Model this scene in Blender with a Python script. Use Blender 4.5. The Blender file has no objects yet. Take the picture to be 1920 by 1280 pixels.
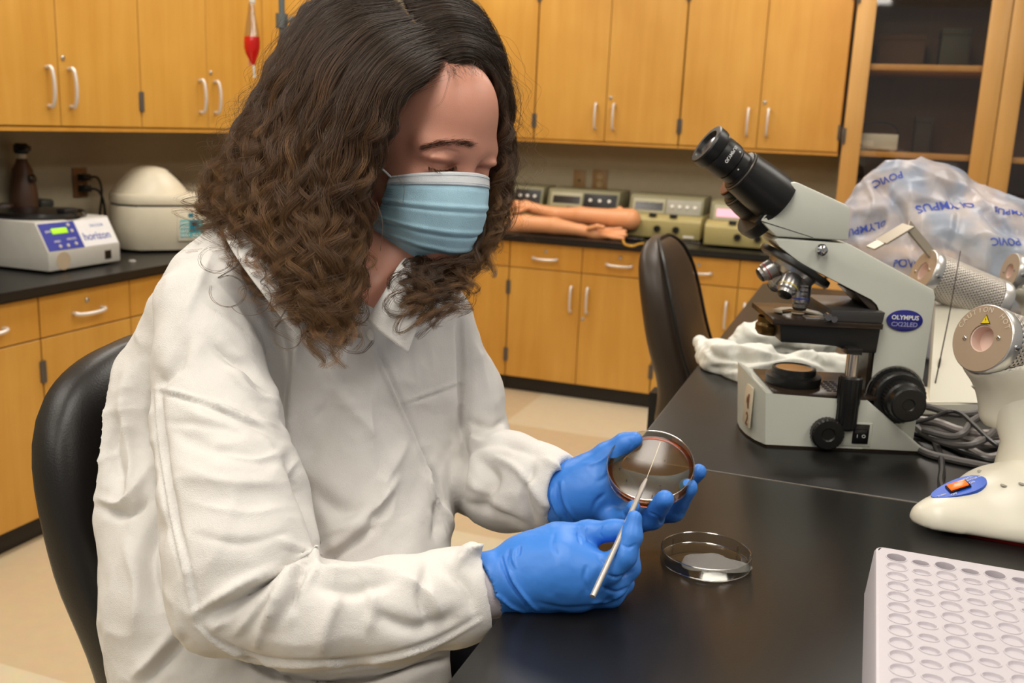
import bpy, bmesh, math, random
import numpy as np
from mathutils import Vector, Matrix
random.seed(7); rng = np.random.default_rng(7)
S = bpy.context.scene
COL = S.collection
R = math.radians
# ------------------------------------------------------------------ camera
FPX = 1819.17                                   # focal length for a 1920 px wide frame
YAW, PITCH, ROLL = -3.43048123e-01, 2.19525584e-01, 4.17423715e-02
HC = 1.352
_cy, _sy, _cp, _sp = math.cos(YAW), math.sin(YAW), math.cos(PITCH), math.sin(PITCH)
FW = np.array([_sy*_cp, _cy*_cp, -_sp]); _rt = np.array([_cy, -_sy, 0.0]); _up = np.cross(_rt, FW)
_c, _s = math.cos(ROLL), math.sin(ROLL)
RT = _c*_rt + _s*_up; UP = -_s*_rt + _c*_up
CAM = np.array([0.0, 0.0, HC])
cd = bpy.data.cameras.new('camera'); cam = bpy.data.objects.new('camera', cd); COL.objects.link(cam)
m = Matrix.Identity(4)
for r_ in range(3):
    m[r_][0], m[r_][1], m[r_][2], m[r_][3] = RT[r_], UP[r_], -FW[r_], CAM[r_]
cam.matrix_world = m
cd.sensor_fit = 'HORIZONTAL'; cd.sensor_width = 36.0; cd.lens = FPX/1920*36.0
cd.clip_start = 0.02; cd.clip_end = 50
cd.dof.use_dof = True; cd.dof.focus_distance = 0.97; cd.dof.aperture_fstop = 8.5
S.camera = cam
# ------------------------------------------------------------------ view, world, lights
S.view_settings.view_transform = 'Standard'; S.view_settings.look = 'None'
S.view_settings.gamma = 1.0; S.view_settings.use_curve_mapping = False
S.view_settings.exposure = 0.0
S.cycles.use_denoising = True
S.cycles.max_bounces = 10; S.cycles.transmission_bounces = 10; S.cycles.transparent_max_bounces = 12
S.cycles.caustics_reflective = False; S.cycles.caustics_refractive = False
S.cycles.sample_clamp_indirect = 6
W = bpy.data.worlds.new('room_light'); S.world = W; W.use_nodes = True
W.node_tree.nodes['Background'].inputs[0].default_value = (1.0, 0.97, 0.93, 1)
W.node_tree.nodes['Background'].inputs[1].default_value = 0.27
CEIL = 2.75
LAMPS = [(-1.9, 0.3), (-0.3, 0.3), (1.3, 0.3), (-1.9, 2.4), (-0.3, 2.4), (1.3, 2.4), (-1.9, 4.2), (-0.3, 4.2), (-0.3, -1.4), (-1.9, -1.4)]
for lx, ly in LAMPS:
    ld = bpy.data.lights.new('ceiling_lamp', 'AREA'); ld.shape = 'RECTANGLE'; ld.size = 0.58; ld.size_y = 1.16
    ld.energy = 15.0; ld.color = (1.0, 0.975, 0.935)
    lo = bpy.data.objects.new('ceiling_lamp', ld); lo.location = (lx, ly, CEIL-0.03); COL.objects.link(lo)

# ------------------------------------------------------------------ pixel frame -> room
def cc(px, py, d):                              # camera-frame coordinates of an image point at depth d
    return np.array([(px-960)/FPX*d, -(py-640)/FPX*d, d])
def c2w(P):
    P = np.asarray(P, float)
    return CAM + P[..., 0:1]*RT + P[..., 1:2]*UP + P[..., 2:3]*FW
def cpt(px, py, d): return c2w(cc(px, py, d))
def w2c(P):
    v = np.asarray(P, float) - CAM
    return np.stack([v@RT, v@UP, v@FW], -1)
def on(px, py, ax, val, n=None):
    d = FW*FPX + RT*(px-960) - UP*(py-640)
    if n is not None:                           # plane through point val with normal n
        t = np.dot(np.asarray(val)-CAM, n)/np.dot(d, n)
    else: t = (val-CAM[ax])/d[ax]
    return CAM + t*d
# ------------------------------------------------------------------ materials
def lin(c):
    return tuple(((v/255.0)/12.92 if v/255.0 <= 0.04045 else ((v/255.0+0.055)/1.055)**2.4) for v in c)
def mat(name, c, rough=0.5, metal=0.0, var=0.06, scale=30, bump=0.0, bscale=200, spec=0.5, emit=None, estr=0, sss=0, sssr=(1, .3, .2), coat=0, sheen=0, trans=0, ior=1.45, alpha=1.0, srgb=True):
    M = bpy.data.materials.new(name); M.use_nodes = True
    nt = M.node_tree; b = nt.nodes['Principled BSDF']
    col = lin(c) if srgb else c
    tc = nt.nodes.new('ShaderNodeTexCoord'); n = nt.nodes.new('ShaderNodeTexNoise'); n.inputs['Scale'].default_value = scale; n.inputs['Detail'].default_value = 4
    nt.links.new(tc.outputs['Object'], n.inputs['Vector'])
    mx = nt.nodes.new('ShaderNodeMix'); mx.data_type = 'RGBA'
    mx.inputs[6].default_value = tuple(v*(1-var) for v in col)+(1,); mx.inputs[7].default_value = tuple(min(1, v*(1+var)) for v in col)+(1,)
    nt.links.new(n.outputs['Fac'], mx.inputs[0]); nt.links.new(mx.outputs[2], b.inputs['Base Color'])
    b.inputs['Roughness'].default_value = rough; b.inputs['Metallic'].default_value = metal
    b.inputs['Specular IOR Level'].default_value = spec; b.inputs['IOR'].default_value = ior
    if bump:
        n2 = nt.nodes.new('ShaderNodeTexNoise'); n2.inputs['Scale'].default_value = bscale; n2.inputs['Detail'].default_value = 3
        nt.links.new(tc.outputs['Object'], n2.inputs['Vector'])
        bp = nt.nodes.new('ShaderNodeBump'); bp.inputs['Strength'].default_value = bump; bp.inputs['Distance'].default_value = 0.002
        nt.links.new(n2.outputs['Fac'], bp.inputs['Height']); nt.links.new(bp.outputs['Normal'], b.inputs['Normal'])
    if emit: b.inputs['Emission Color'].default_value = lin(emit)+(1,); b.inputs['Emission Strength'].default_value = estr
    if sss:
        b.inputs['Subsurface Weight'].default_value = sss; b.inputs['Subsurface Radius'].default_value = sssr; b.inputs['Subsurface Scale'].default_value = 0.01
    if coat: b.inputs['Coat Weight'].default_value = coat; b.inputs['Coat Roughness'].default_value = 0.2
    if sheen: b.inputs['Sheen Weight'].default_value = sheen
    if trans: b.inputs['Transmission Weight'].default_value = trans
    if alpha < 1: b.inputs['Alpha'].default_value = alpha
    return M
def nodes(M): return M.node_tree, M.node_tree.nodes['Principled BSDF']
def wood(name, c1, c2, vertical=2, k=1.0):
    M = mat(name, c1, 0.42, coat=0.12); nt, b = nodes(M)
    tc = nt.nodes.new('ShaderNodeTexCoord'); mp = nt.nodes.new('ShaderNodeMapping'); g = nt.nodes.new('ShaderNodeNewGeometry')
    sc = [16.0*k, 16.0*k, 16.0*k]; sc[vertical] = 1.1*k; mp.inputs['Scale'].default_value = sc
    nt.links.new(g.outputs['Position'], mp.inputs['Vector'])
    n = nt.nodes.new('ShaderNodeTexNoise'); n.inputs['Scale'].default_value = 1.0; n.inputs['Detail'].default_value = 6; n.inputs['Roughness'].default_value = 0.62; n.inputs['Distortion'].default_value = 0.5
    nt.links.new(mp.outputs[0], n.inputs['Vector'])
    n2 = nt.nodes.new('ShaderNodeTexNoise'); n2.inputs['Scale'].default_value = 2.2; n2.inputs['Detail'].default_value = 3
    nt.links.new(g.outputs['Position'], n2.inputs['Vector'])
    ad = nt.nodes.new('ShaderNodeMath'); ad.operation = 'ADD'; nt.links.new(n.outputs['Fac'], ad.inputs[0]); nt.links.new(n2.outputs['Fac'], ad.inputs[1])
    cr = nt.nodes.new('ShaderNodeValToRGB'); cr.color_ramp.elements[0].position = 0.36; cr.color_ramp.elements[1].position = 0.66
    ml = nt.nodes.new('ShaderNodeMath'); ml.operation = 'MULTIPLY'; ml.inputs[1].default_value = 0.5; nt.links.new(ad.outputs[0], ml.inputs[0])
    cr.color_ramp.elements[0].color = lin(c2)+(1,); cr.color_ramp.elements[1].color = lin(c1)+(1,)
    nt.links.new(ml.outputs[0], cr.inputs[0]); nt.links.new(cr.outputs[0], b.inputs['Base Color'])
    return M
def glassy(name, c=(1, 1, 1), rough=0.02, ior=1.45, tint=0.9, fac=None):
    # thin clear plastic or pane: transparent with a real fresnel gloss
    M = bpy.data.materials.new(name); M.use_nodes = True; nt = M.node_tree; nt.nodes.clear()
    o = nt.nodes.new('ShaderNodeOutputMaterial'); t = nt.nodes.new('ShaderNodeBsdfTransparent'); t.inputs[0].default_value = tuple(v*tint for v in c)+(1,)
    g = nt.nodes.new('ShaderNodeBsdfGlossy'); g.inputs['Roughness'].default_value = rough
    lw = nt.nodes.new('ShaderNodeLayerWeight'); lw.inputs[0].default_value = 0.5; pw = nt.nodes.new('ShaderNodeMath'); pw.operation = 'POWER'; pw.inputs[1].default_value = 4.0
    f = nt.nodes.new('ShaderNodeMath'); f.operation = 'MULTIPLY_ADD'; f.inputs[1].default_value = 0.9; f.inputs[2].default_value = ((ior-1)/(ior+1))**2+0.01; f.use_clamp = True
    nt.links.new(lw.outputs['Facing'], pw.inputs[0]); nt.links.new(pw.outputs[0], f.inputs[0]); mx = nt.nodes.new('ShaderNodeMixShader')
    nz = nt.nodes.new('ShaderNodeTexNoise'); nz.inputs['Scale'].default_value = 6; bp = nt.nodes.new('ShaderNodeBump'); bp.inputs['Strength'].default_value = 0.02
    nt.links.new(nz.outputs['Fac'], bp.inputs['Height']); nt.links.new(bp.outputs[0], g.inputs['Normal'])
    if fac is None: nt.links.new(f.outputs[0], mx.inputs[0])
    else: mx.inputs[0].default_value = fac
    nt.links.new(t.outputs[0], mx.inputs[1]); nt.links.new(g.outputs[0], mx.inputs[2]); nt.links.new(mx.outputs[0], o.inputs[0])
    return M
# ------------------------------------------------------------------ objects
def tag(o, label, cat, group=None, kind=None):
    if label: o['label'] = label
    if cat: o['category'] = cat
    if group: o['group'] = group
    if kind: o['kind'] = kind
    return o
def thing(name, label, cat, loc=(0, 0, 0), rz=0.0, group=None):
    o = bpy.data.objects.new(name, None); COL.objects.link(o); o.empty_display_size = 0.05
    o.location = loc; o.rotation_euler = (0, 0, rz); tag(o, label, cat, group); return o
def copy_tree(o, parent=None):
    c = o.copy(); COL.objects.link(c)
    if parent is not None:
        c.parent = parent; c.matrix_parent_inverse = o.matrix_parent_inverse.copy()
    for ch in list(o.children): copy_tree(ch, c)
    return c
def mesh_obj(name, me, material, parent=None, smooth=True, angle=None):
    o = bpy.data.objects.new(name, me); COL.objects.link(o)
    if material is not None and not me.materials:
        for mm in (material if isinstance(material, (list, tuple)) else [material]): me.materials.append(mm)
    if parent is not None: o.parent = parent
    if smooth: me.shade_smooth()
    if angle is not None: me.set_sharp_from_angle(angle=R(angle))
    return o
class MB:
    """collects shapes into one bmesh; build() links one mesh object"""
    def __init__(s): s.bm = bmesh.new(); s.mi = 0
    def _tagf(s, fs):
        for f in fs: f.material_index = s.mi
    def box(s, a, b, bev=0.0, M=None, seg=2):
        a = Vector(a); b = Vector(b); c = (a+b)/2; d = b-a
        r = bmesh.ops.create_cube(s.bm, size=1.0); vs = r['verts']
        for v in vs: v.co = Vector((v.co.x*d.x+c.x, v.co.y*d.y+c.y, v.co.z*d.z+c.z))
        fs = list({f for v in vs for f in v.link_faces}); s._tagf(fs)
        if bev > 0:
            es = list({e for v in vs for e in v.link_edges})
            rr = bmesh.ops.bevel(s.bm, geom=es, offset=min(bev, min(abs(x) for x in d)*0.45), segments=seg, affect='EDGES', profile=0.5)
            s._tagf(rr['faces']); vs = list({v for f in rr['faces'] for v in f.verts} | {v for v in vs if v.is_valid})
        if M is not None:
            for v in vs: v.co = M @ v.co
        return vs
    def tube(s, pts, r, n=10, cap=True, closed=False):
        pts = [Vector(p) for p in pts]; m_ = len(pts)
        rs = r if isinstance(r, (list, tuple, np.ndarray)) else [r]*m_
        rings = []; up = None
        for i, p in enumerate(pts):
            if closed: t = pts[(i+1) % m_]-pts[i-1]
            else: t = pts[min(i+1, m_-1)]-pts[max(i-1, 0)]
            t.normalize()
            if up is None:
                up = t.orthogonal().normalized()
            else:
                up = (up - t*up.dot(t)); up = up.normalized() if up.length > 1e-6 else t.orthogonal().normalized()
            w = t.cross(up)
            rings.append([s.bm.verts.new(p+(up*math.cos(a)+w*math.sin(a))*rs[i]) for a in [2*math.pi*k/n for k in range(n)]])
        fs = []
        for i in range(m_ if closed else m_-1):
            A, B = rings[i], rings[(i+1) % m_]
            off = 0
            if closed and i == m_-1:
                off = min(range(n), key=lambda q: (A[0].co-B[q].co).length)
            for k in range(n): fs.append(s.bm.faces.new((A[k], A[(k+1) % n], B[(k+1+off) % n], B[(k+off) % n])))
        if cap and not closed:
            fs.append(s.bm.faces.new(rings[0][::-1])); fs.append(s.bm.faces.new(rings[-1]))
        s._tagf(fs); return rings
    def lathe(s, prof, n=32, o=(0, 0, 0), ax=(0, 0, 1), cap=True, arc=None):
        """prof: list of (radius, height) along axis ax from origin o"""
        ax = Vector(ax).normalized(); o = Vector(o); u = ax.orthogonal().normalized(); w = ax.cross(u)
        rings = []
        for r, h in prof:
            if r < 1e-7: rings.append([s.bm.verts.new(o+ax*h)])
            else: rings.append([s.bm.verts.new(o+ax*h+(u*math.cos(2*math.pi*k/n)+w*math.sin(2*math.pi*k/n))*r) for k in range(n)])
        fs = []
        for A, B in zip(rings, rings[1:]):
            for k in range(n):
                q = [A[k % len(A)], A[(k+1) % len(A)], B[(k+1) % len(B)], B[k % len(B)]]
                u_ = []; [u_.append(v) for v in q if v not in u_]
                if len(u_) > 2: fs.append(s.bm.faces.new(u_))
        if cap:
            if len(rings[0]) > 2: fs.append(s.bm.faces.new(rings[0][::-1]))
            if len(rings[-1]) > 2: fs.append(s.bm.faces.new(rings[-1]))
        s._tagf(fs); return rings
    def prism(s, poly, a, b, M=None, bev=0.0, seg=2):
        """poly: (x, z) outline, extruded in y from a to b; M places it"""
        A = [s.bm.verts.new((x, a, z)) for x, z in poly]; B = [s.bm.verts.new((x, b, z)) for x, z in poly]
        n = len(poly); fs = [s.bm.faces.new(A), s.bm.faces.new(B[::-1])]
        for i in range(n): fs.append(s.bm.faces.new((A[i], B[i], B[(i+1) % n], A[(i+1) % n])))
        s._tagf(fs); vs = A+B
        if bev > 0:
            es = list({e for v in vs for e in v.link_edges})
            rr = bmesh.ops.bevel(s.bm, geom=es, offset=bev, segments=seg, affect='EDGES', profile=0.5)
            s._tagf(rr['faces']); vs = list({v for f in rr['faces'] for v in f.verts} | {v for v in vs if v.is_valid})
        if M is not None:
            for v in vs: v.co = M @ v.co
        return vs
    def grid(s, P, closed_u=False, closed_v=False):
        """P[i][j] points"""
        V = [[s.bm.verts.new(tuple(p)) for p in row] for row in P]; fs = []
        nu, nv = len(V), len(V[0])
        for i in range(nu if closed_u else nu-1):
            for j in range(nv if closed_v else nv-1):
                fs.append(s.bm.faces.new((V[i][j], V[(i+1) % nu][j], V[(i+1) % nu][(j+1) % nv], V[i][(j+1) % nv])))
        s._tagf(fs); return V
    def build(s, name, material, parent=None, angle=35, smooth=True, weld=False):
        if weld: bmesh.ops.remove_doubles(s.bm, verts=s.bm.verts, dist=1e-6)
        bmesh.ops.recalc_face_normals(s.bm, faces=s.bm.faces)
        me = bpy.data.meshes.new(name); s.bm.to_mesh(me); s.bm.free()
        return mesh_obj(name, me, material, parent, smooth, angle)
def text(body, size, M, material, name, parent=None, ext=0.0003, align='CENTER', bold=0.0, xs=1.0):
    c = bpy.data.curves.new('t', 'FONT'); c.body = body; c.size = size; c.extrude = ext; c.align_x = align; c.align_y = 'CENTER'; c.offset = bold
    c.resolution_u = 3
    o = bpy.data.objects.new('t', c); COL.objects.link(o)
    bpy.context.view_layer.update()
    me = bpy.data.meshes.new_from_object(o.evaluated_get(bpy.context.evaluated_depsgraph_get()))
    bpy.data.objects.remove(o); bpy.data.curves.remove(c)
    me.transform(Matrix.Diagonal((xs, 1, 1, 1))); me.transform(M)
    me.materials.clear()
    return mesh_obj(name, me, material, parent, smooth=False)
def frame(o, x, y, n=None):
    """matrix with origin o, x axis along x, y axis along y, z = x cross y"""
    x = Vector(x).normalized(); y = Vector(y); y = (y-x*y.dot(x)).normalized(); z = x.cross(y)
    M = Matrix.Identity(4)
    for i in range(3): M[i][0], M[i][1], M[i][2], M[i][3] = x[i], y[i], z[i], o[i]
    return M
def spline(pts, n):
    """Catmull-Rom through pts, n samples"""
    P = np.array(pts, float); m_ = len(P)
    P = np.vstack([2*P[0]-P[1], P, 2*P[-1]-P[-2]])
    out = []
    for t in np.linspace(0, m_-1-1e-9, n):
        i = int(t); u = t-i; a, b, c, d = P[i], P[i+1], P[i+2], P[i+3]
        out.append(0.5*((2*b)+(-a+c)*u+(2*a-5*b+4*c-d)*u*u+(-a+3*b-3*c+d)*u**3))
    return np.array(out)
# ------------------------------------------------------------------ implicit surfaces
class SDF:
    def __init__(s, lo, hi, h):
        s.lo = np.array(lo, float); s.h = h
        s.n = np.ceil((np.array(hi)-s.lo)/h).astype(int)+1
        s.F = np.full(s.n, 1.0, np.float32)
    def sub(s, lo, hi):
        a = np.clip(np.floor((np.array(lo)-s.lo)/s.h).astype(int), 0, s.n); b = np.clip(np.ceil((np.array(hi)-s.lo)/s.h).astype(int)+1, 0, s.n)
        if np.any(b <= a): return None, None
        X = [s.lo[i]+s.h*np.arange(a[i], b[i], dtype=np.float32) for i in range(3)]
        return tuple(slice(a[i], b[i]) for i in range(3)), np.meshgrid(*X, indexing='ij', sparse=True)
    def cone(s, p1, r1, p2, r2, k=0.01, op='add', ax=None, sc=1.0):
        """rounded tapered limb from p1 to p2; thickness along unit vector ax is scaled by sc"""
        p1 = np.array(p1, float); p2 = np.array(p2, float)
        m_ = max(r1, r2)*max(1, sc)+k+2.5*s.h
        sl, G = s.sub(np.minimum(p1, p2)-m_, np.maximum(p1, p2)+m_)
        if sl is None: return
        ab = p2-p1
        if ax is not None:
            ax = np.array(ax, float); ax /= np.linalg.norm(ax); f = 1.0/sc-1.0
            abd = ab@ax; ab2 = ab+ax*abd*f
            q = [G[i]-p1[i] for i in range(3)]; qd = q[0]*ax[0]+q[1]*ax[1]+q[2]*ax[2]
            q = [q[i]+qd*(ax[i]*f) for i in range(3)]
        else:
            ab2 = ab; q = [G[i]-p1[i] for i in range(3)]
        L = float(ab2@ab2)+1e-12
        t = np.clip((q[0]*ab2[0]+q[1]*ab2[1]+q[2]*ab2[2])/L, 0, 1)
        d = np.sqrt((q[0]-t*ab2[0])**2+(q[1]-t*ab2[1])**2+(q[2]-t*ab2[2])**2)-(r1+t*(r2-r1))
        if ax is not None and sc < 1: d = d*max(sc, 0.35)
        s.comb(sl, d, k, op)
    def comb(s, sl, d, k, op):
        F = s.F[sl]
        if op == 'cut': d = -d; h = np.clip(0.5-0.5*(d-F)/k, 0, 1)*0; hh = np.clip(0.5+0.5*(d-F)/k, 0, 1); s.F[sl] = F+(d-F)*hh+k*hh*(1-hh)
        else:
            hh = np.clip(0.5+0.5*(F-d)/k, 0, 1); s.F[sl] = F+(d-F)*hh-k*hh*(1-hh)
    def ell(s, c, rad, axes=None, k=0.01, op='add'):
        c = np.array(c, float); rad = np.array(rad, float); m_ = rad.max()+k+2.5*s.h
        sl, G = s.sub(c-m_, c+m_)
        if sl is None: return
        q = [G[i]-c[i] for i in range(3)]
        if axes is not None:
            A = np.array(axes, float); q = [q[0]*A[j][0]+q[1]*A[j][1]+q[2]*A[j][2] for j in range(3)]
        k0 = np.sqrt((q[0]/rad[0])**2+(q[1]/rad[1])**2+(q[2]/rad[2])**2); k1 = np.sqrt((q[0]/rad[0]**2)**2+(q[1]/rad[1]**2)**2+(q[2]/rad[2]**2)**2)+1e-6
        s.comb(sl, k0*(k0-1)/k1, k, op)
    def rbox(s, c, half, axes, r=0.01, k=0.01, op='add'):
        c = np.array(c, float); m_ = float(np.linalg.norm(half))+k+2.5*s.h
        sl, G = s.sub(c-m_, c+m_)
        if sl is None: return
        q0 = [G[i]-c[i] for i in range(3)]; A = np.array(axes, float)
        q = [np.abs(q0[0]*A[j][0]+q0[1]*A[j][1]+q0[2]*A[j][2])-(half[j]-r) for j in range(3)]
        d = np.sqrt(np.maximum(q[0], 0)**2+np.maximum(q[1], 0)**2+np.maximum(q[2], 0)**2)+np.minimum(np.maximum(q[0], np.maximum(q[1], q[2])), 0)-r
        s.comb(sl, d, k, op)
    def mesh(s, smooth=1):
        F = s.F; sg = F < 0
        n0, n1, n2 = F.shape
        cnt = np.zeros((n0-1, n1-1, n2-1), np.int8)
        for a in (0, 1):
            for b in (0, 1):
                for c in (0, 1): cnt += sg[a:n0-1+a, b:n1-1+b, c:n2-1+c]
        act = (cnt > 0) & (cnt < 8); ids = np.full(act.shape, -1, np.int64); I = np.argwhere(act); ids[act] = np.arange(len(I))
        acc = np.zeros((len(I), 3)); num = np.zeros(len(I))
        for ax in range(3):
            o1, o2 = [i for i in range(3) if i != ax]
            for u in (0, 1):
                for v in (0, 1):
                    A = I.copy(); A[:, o1] += u; A[:, o2] += v; B = A.copy(); B[:, ax] += 1
                    fa = F[A[:, 0], A[:, 1], A[:, 2]]; fb = F[B[:, 0], B[:, 1], B[:, 2]]
                    c = (fa < 0) != (fb < 0); t = np.where(c, fa/np.where(c, fa-fb, 1), 0)
                    P = A.astype(float); P[:, ax] += t
                    acc[c] += P[c]; num[c] += 1
        V = s.lo+s.h*(acc/num[:, None])
        Q = []
        for ax in range(3):
            o1, o2 = [(1, 2), (2, 0), (0, 1)][ax]
            sl = [slice(None)]*3; sh = [slice(None)]*3
            sl[ax] = slice(0, -1); sh[ax] = slice(1, None)
            d = sg[tuple(sl)] != sg[tuple(sh)]
            E = np.argwhere(d); E = E[(E[:, o1] > 0) & (E[:, o2] > 0) & (E[:, o1] < F.shape[o1]-1) & (E[:, o2] < F.shape[o2]-1)]
            ins = sg[E[:, 0], E[:, 1], E[:, 2]]
            q = []
            for (u, v) in ((-1, -1), (0, -1), (0, 0), (-1, 0)):
                C = E.copy(); C[:, o1] += u; C[:, o2] += v; q.append(ids[C[:, 0], C[:, 1], C[:, 2]])
            q = np.stack(q, 1); q[~ins] = q[~ins][:, ::-1]; Q.append(q)
        Q = np.vstack(Q); V = laplace(V, Q, smooth, 0.5)
        return V, Q
def laplace(V, Q, it, lam=0.5):
    if it <= 0: return V
    E = np.vstack([Q[:, [0, 1]], Q[:, [1, 2]], Q[:, [2, 3]], Q[:, [3, 0]]])
    for _ in range(it):
        A = np.zeros_like(V); c = np.bincount(E.ravel(), minlength=len(V)).astype(float)
        for j in range(3): A[:, j] = np.bincount(E[:, 0], V[E[:, 1], j], len(V))+np.bincount(E[:, 1], V[E[:, 0], j], len(V))
        V = V+lam*(A/np.maximum(c, 1)[:, None]-V)*(c > 0)[:, None]
    return V
def vnormals(V, Q):
    n = np.cross(V[Q[:, 2]]-V[Q[:, 0]], V[Q[:, 3]]-V[Q[:, 1]]); N = np.zeros_like(V)
    for i in range(4):
        for j in range(3): N[:, j] += np.bincount(Q[:, i], n[:, j], len(V))
    return N/(np.linalg.norm(N, axis=1)[:, None]+1e-12)
def _h(i, j, k, s):
    x = (i*374761393+j*668265263+k*2147483647+s*974634777) & 0xffffffff
    x = ((x ^ (x >> 13))*1274126177) & 0xffffffff
    return ((x ^ (x >> 16)) & 0xffff)/32767.5-1
def vnoise(P, sc, seed=0):
    q = P*sc; i = np.floor(q).astype(np.int64); f = q-i; f = f*f*f*(f*(f*6-15)+10); r = 0
    for a in (0, 1):
        for b in (0, 1):
            for c in (0, 1):
                r = r+_h(i[:, 0]+a, i[:, 1]+b, i[:, 2]+c, seed)*(f[:, 0] if a else 1-f[:, 0])*(f[:, 1] if b else 1-f[:, 1])*(f[:, 2] if c else 1-f[:, 2])
    return r
def qmesh(name, V, Q, material, parent=None, world=True, angle=None):
    me = bpy.data.meshes.new(name); me.vertices.add(len(V)); me.vertices.foreach_set('co', np.asarray(V, np.float32).ravel())
    me.loops.add(len(Q)*4); me.loops.foreach_set('vertex_index', np.asarray(Q, np.int32).ravel())
    me.polygons.add(len(Q)); me.polygons.foreach_set('loop_start', np.arange(0, len(Q)*4, 4, dtype=np.int32)); me.polygons.foreach_set('loop_total', np.full(len(Q), 4, np.int32))
    me.update(calc_edges=True); me.validate()
    return mesh_obj(name, me, material, parent, True, angle)
def stroke(V, N, lines, px=None):
    """push the surface in or out along crease lines: (points in frame px, width px, amount m)"""
    if px is None:
        px = np.stack([960+FPX*V[:, 0]/V[:, 2], 640-FPX*V[:, 1]/V[:, 2]], 1)
    face = np.clip(-(N*V).sum(1)/np.linalg.norm(V, axis=1)*2.5, 0, 1)
    D = np.zeros(len(V))
    for pts, w, amp in lines:
        P = spline(pts, max(8, len(pts)*5)) if len(pts) > 2 else np.linspace(pts[0], pts[1], 8)
        n = len(P); lo = P.min(0)-3*w; hi = P.max(0)+3*w
        s_ = np.where(((px > lo) & (px < hi)).all(1) & (face > 0))[0]
        if not len(s_): continue
        q = px[s_]; best = np.full(len(s_), 1e9); bt = np.zeros(len(s_))
        for i in range(n-1):
            a, b = P[i], P[i+1]; ab = b-a; t = np.clip(((q-a)@ab)/(ab@ab+1e-9), 0, 1)
            d = np.hypot(*(q-a-t[:, None]*ab).T); u = d < best; best[u] = d[u]; bt[u] = ((i+t)/(n-1))[u]
        tp = np.clip(np.minimum(bt, 1-bt)*4, 0, 1)**0.7
        D[s_] += amp*(np.exp(-(best/w)**2) if amp < 0 or w < 5 else np.exp(-1.25*np.sqrt((best/w)**2+.03))*1.15)*(0.25+0.75*tp)*face[s_]
    return D
# ------------------------------------------------------------------ shared materials
WOOD = wood('maple_veneer', (210, 160, 74), (192, 138, 52))
WOODH = wood('maple_veneer_across', (206, 152, 64), (190, 132, 46))
WOODP = wood('pale_maple', (214, 166, 98), (198, 146, 76))
WALLM = mat('taupe_wall_paint', (172, 162, 136), 0.75, bump=0.1, bscale=90)
CEILM = mat('white_ceiling_tile', (232, 230, 224), 0.9, bump=0.2, bscale=60)
BLACKTOP = mat('black_epoxy_resin', (25, 24, 23), 0.31, var=0.15, scale=8, bump=0.03, bscale=500, spec=0.45)
KICK = mat('black_rubber_base', (30, 26, 22), 0.5)
STEEL = mat('brushed_steel', (190, 186, 180), 0.3, 0.9)
SATIN = mat('satin_aluminium_pull', (215, 208, 200), 0.36, 0.35)
DARKMETAL = mat('dark_steel_hinge', (110, 104, 98), 0.4, 0.7)
BLACKP = mat('black_plastic', (26, 26, 27), 0.45)
BLACKG = mat('glossy_black_plastic', (18, 18, 20), 0.2)
WHITEP = mat('white_plastic', (228, 226, 218), 0.4)
# floor: cream vinyl tile with some tan squares
FLOORM = mat('vinyl_floor', (218, 204, 172), 0.32, spec=0.4)
nt, b = nodes(FLOORM)
g = nt.nodes.new('ShaderNodeNewGeometry'); mp = nt.nodes.new('ShaderNodeMapping'); mp.inputs['Scale'].default_value = (1/1.22, 1/1.22, 0.0); mp.inputs['Location'].default_value = (1.47/1.22, -4.06/1.22, 0)
nt.links.new(g.outputs['Position'], mp.inputs['Vector'])
fl = nt.nodes.new('ShaderNodeVectorMath'); fl.operation = 'FLOOR'; nt.links.new(mp.outputs[0], fl.inputs[0])
wn = nt.nodes.new('ShaderNodeTexChecker'); wn.inputs['Scale'].default_value = 1.0; wn.inputs['Color1'].default_value = (1, 1, 1, 1); wn.inputs['Color2'].default_value = (0, 0, 0, 1); ad_ = nt.nodes.new('ShaderNodeVectorMath'); ad_.inputs[1].default_value = (.5, .5, .5); nt.links.new(fl.outputs[0], ad_.inputs[0]); nt.links.new(ad_.outputs[0], wn.inputs['Vector'])
cr = nt.nodes.new('ShaderNodeValToRGB'); cr.color_ramp.interpolation = 'CONSTANT'
cr.color_ramp.elements[0].color = lin((218, 205, 176))+(1,); cr.color_ramp.elements[1].color = lin((207, 186, 152))+(1,); cr.color_ramp.elements[1].position = 0.66
nt.links.new(wn.outputs['Fac'], cr.inputs[0])
nz = nt.nodes.new('ShaderNodeTexNoise'); nz.inputs['Scale'].default_value = 25; nz.inputs['Detail'].default_value = 6; nt.links.new(g.outputs['Position'], nz.inputs['Vector'])
mx = nt.nodes.new('ShaderNodeMix'); mx.data_type = 'RGBA'; mx.blend_type = 'MULTIPLY'; mx.inputs[0].default_value = 0.18
nt.links.new(cr.outputs[0], mx.inputs[6]); nt.links.new(nz.outputs['Color'], mx.inputs[7]); nt.links.new(mx.outputs[2], b.inputs['Base Color'])
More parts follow.
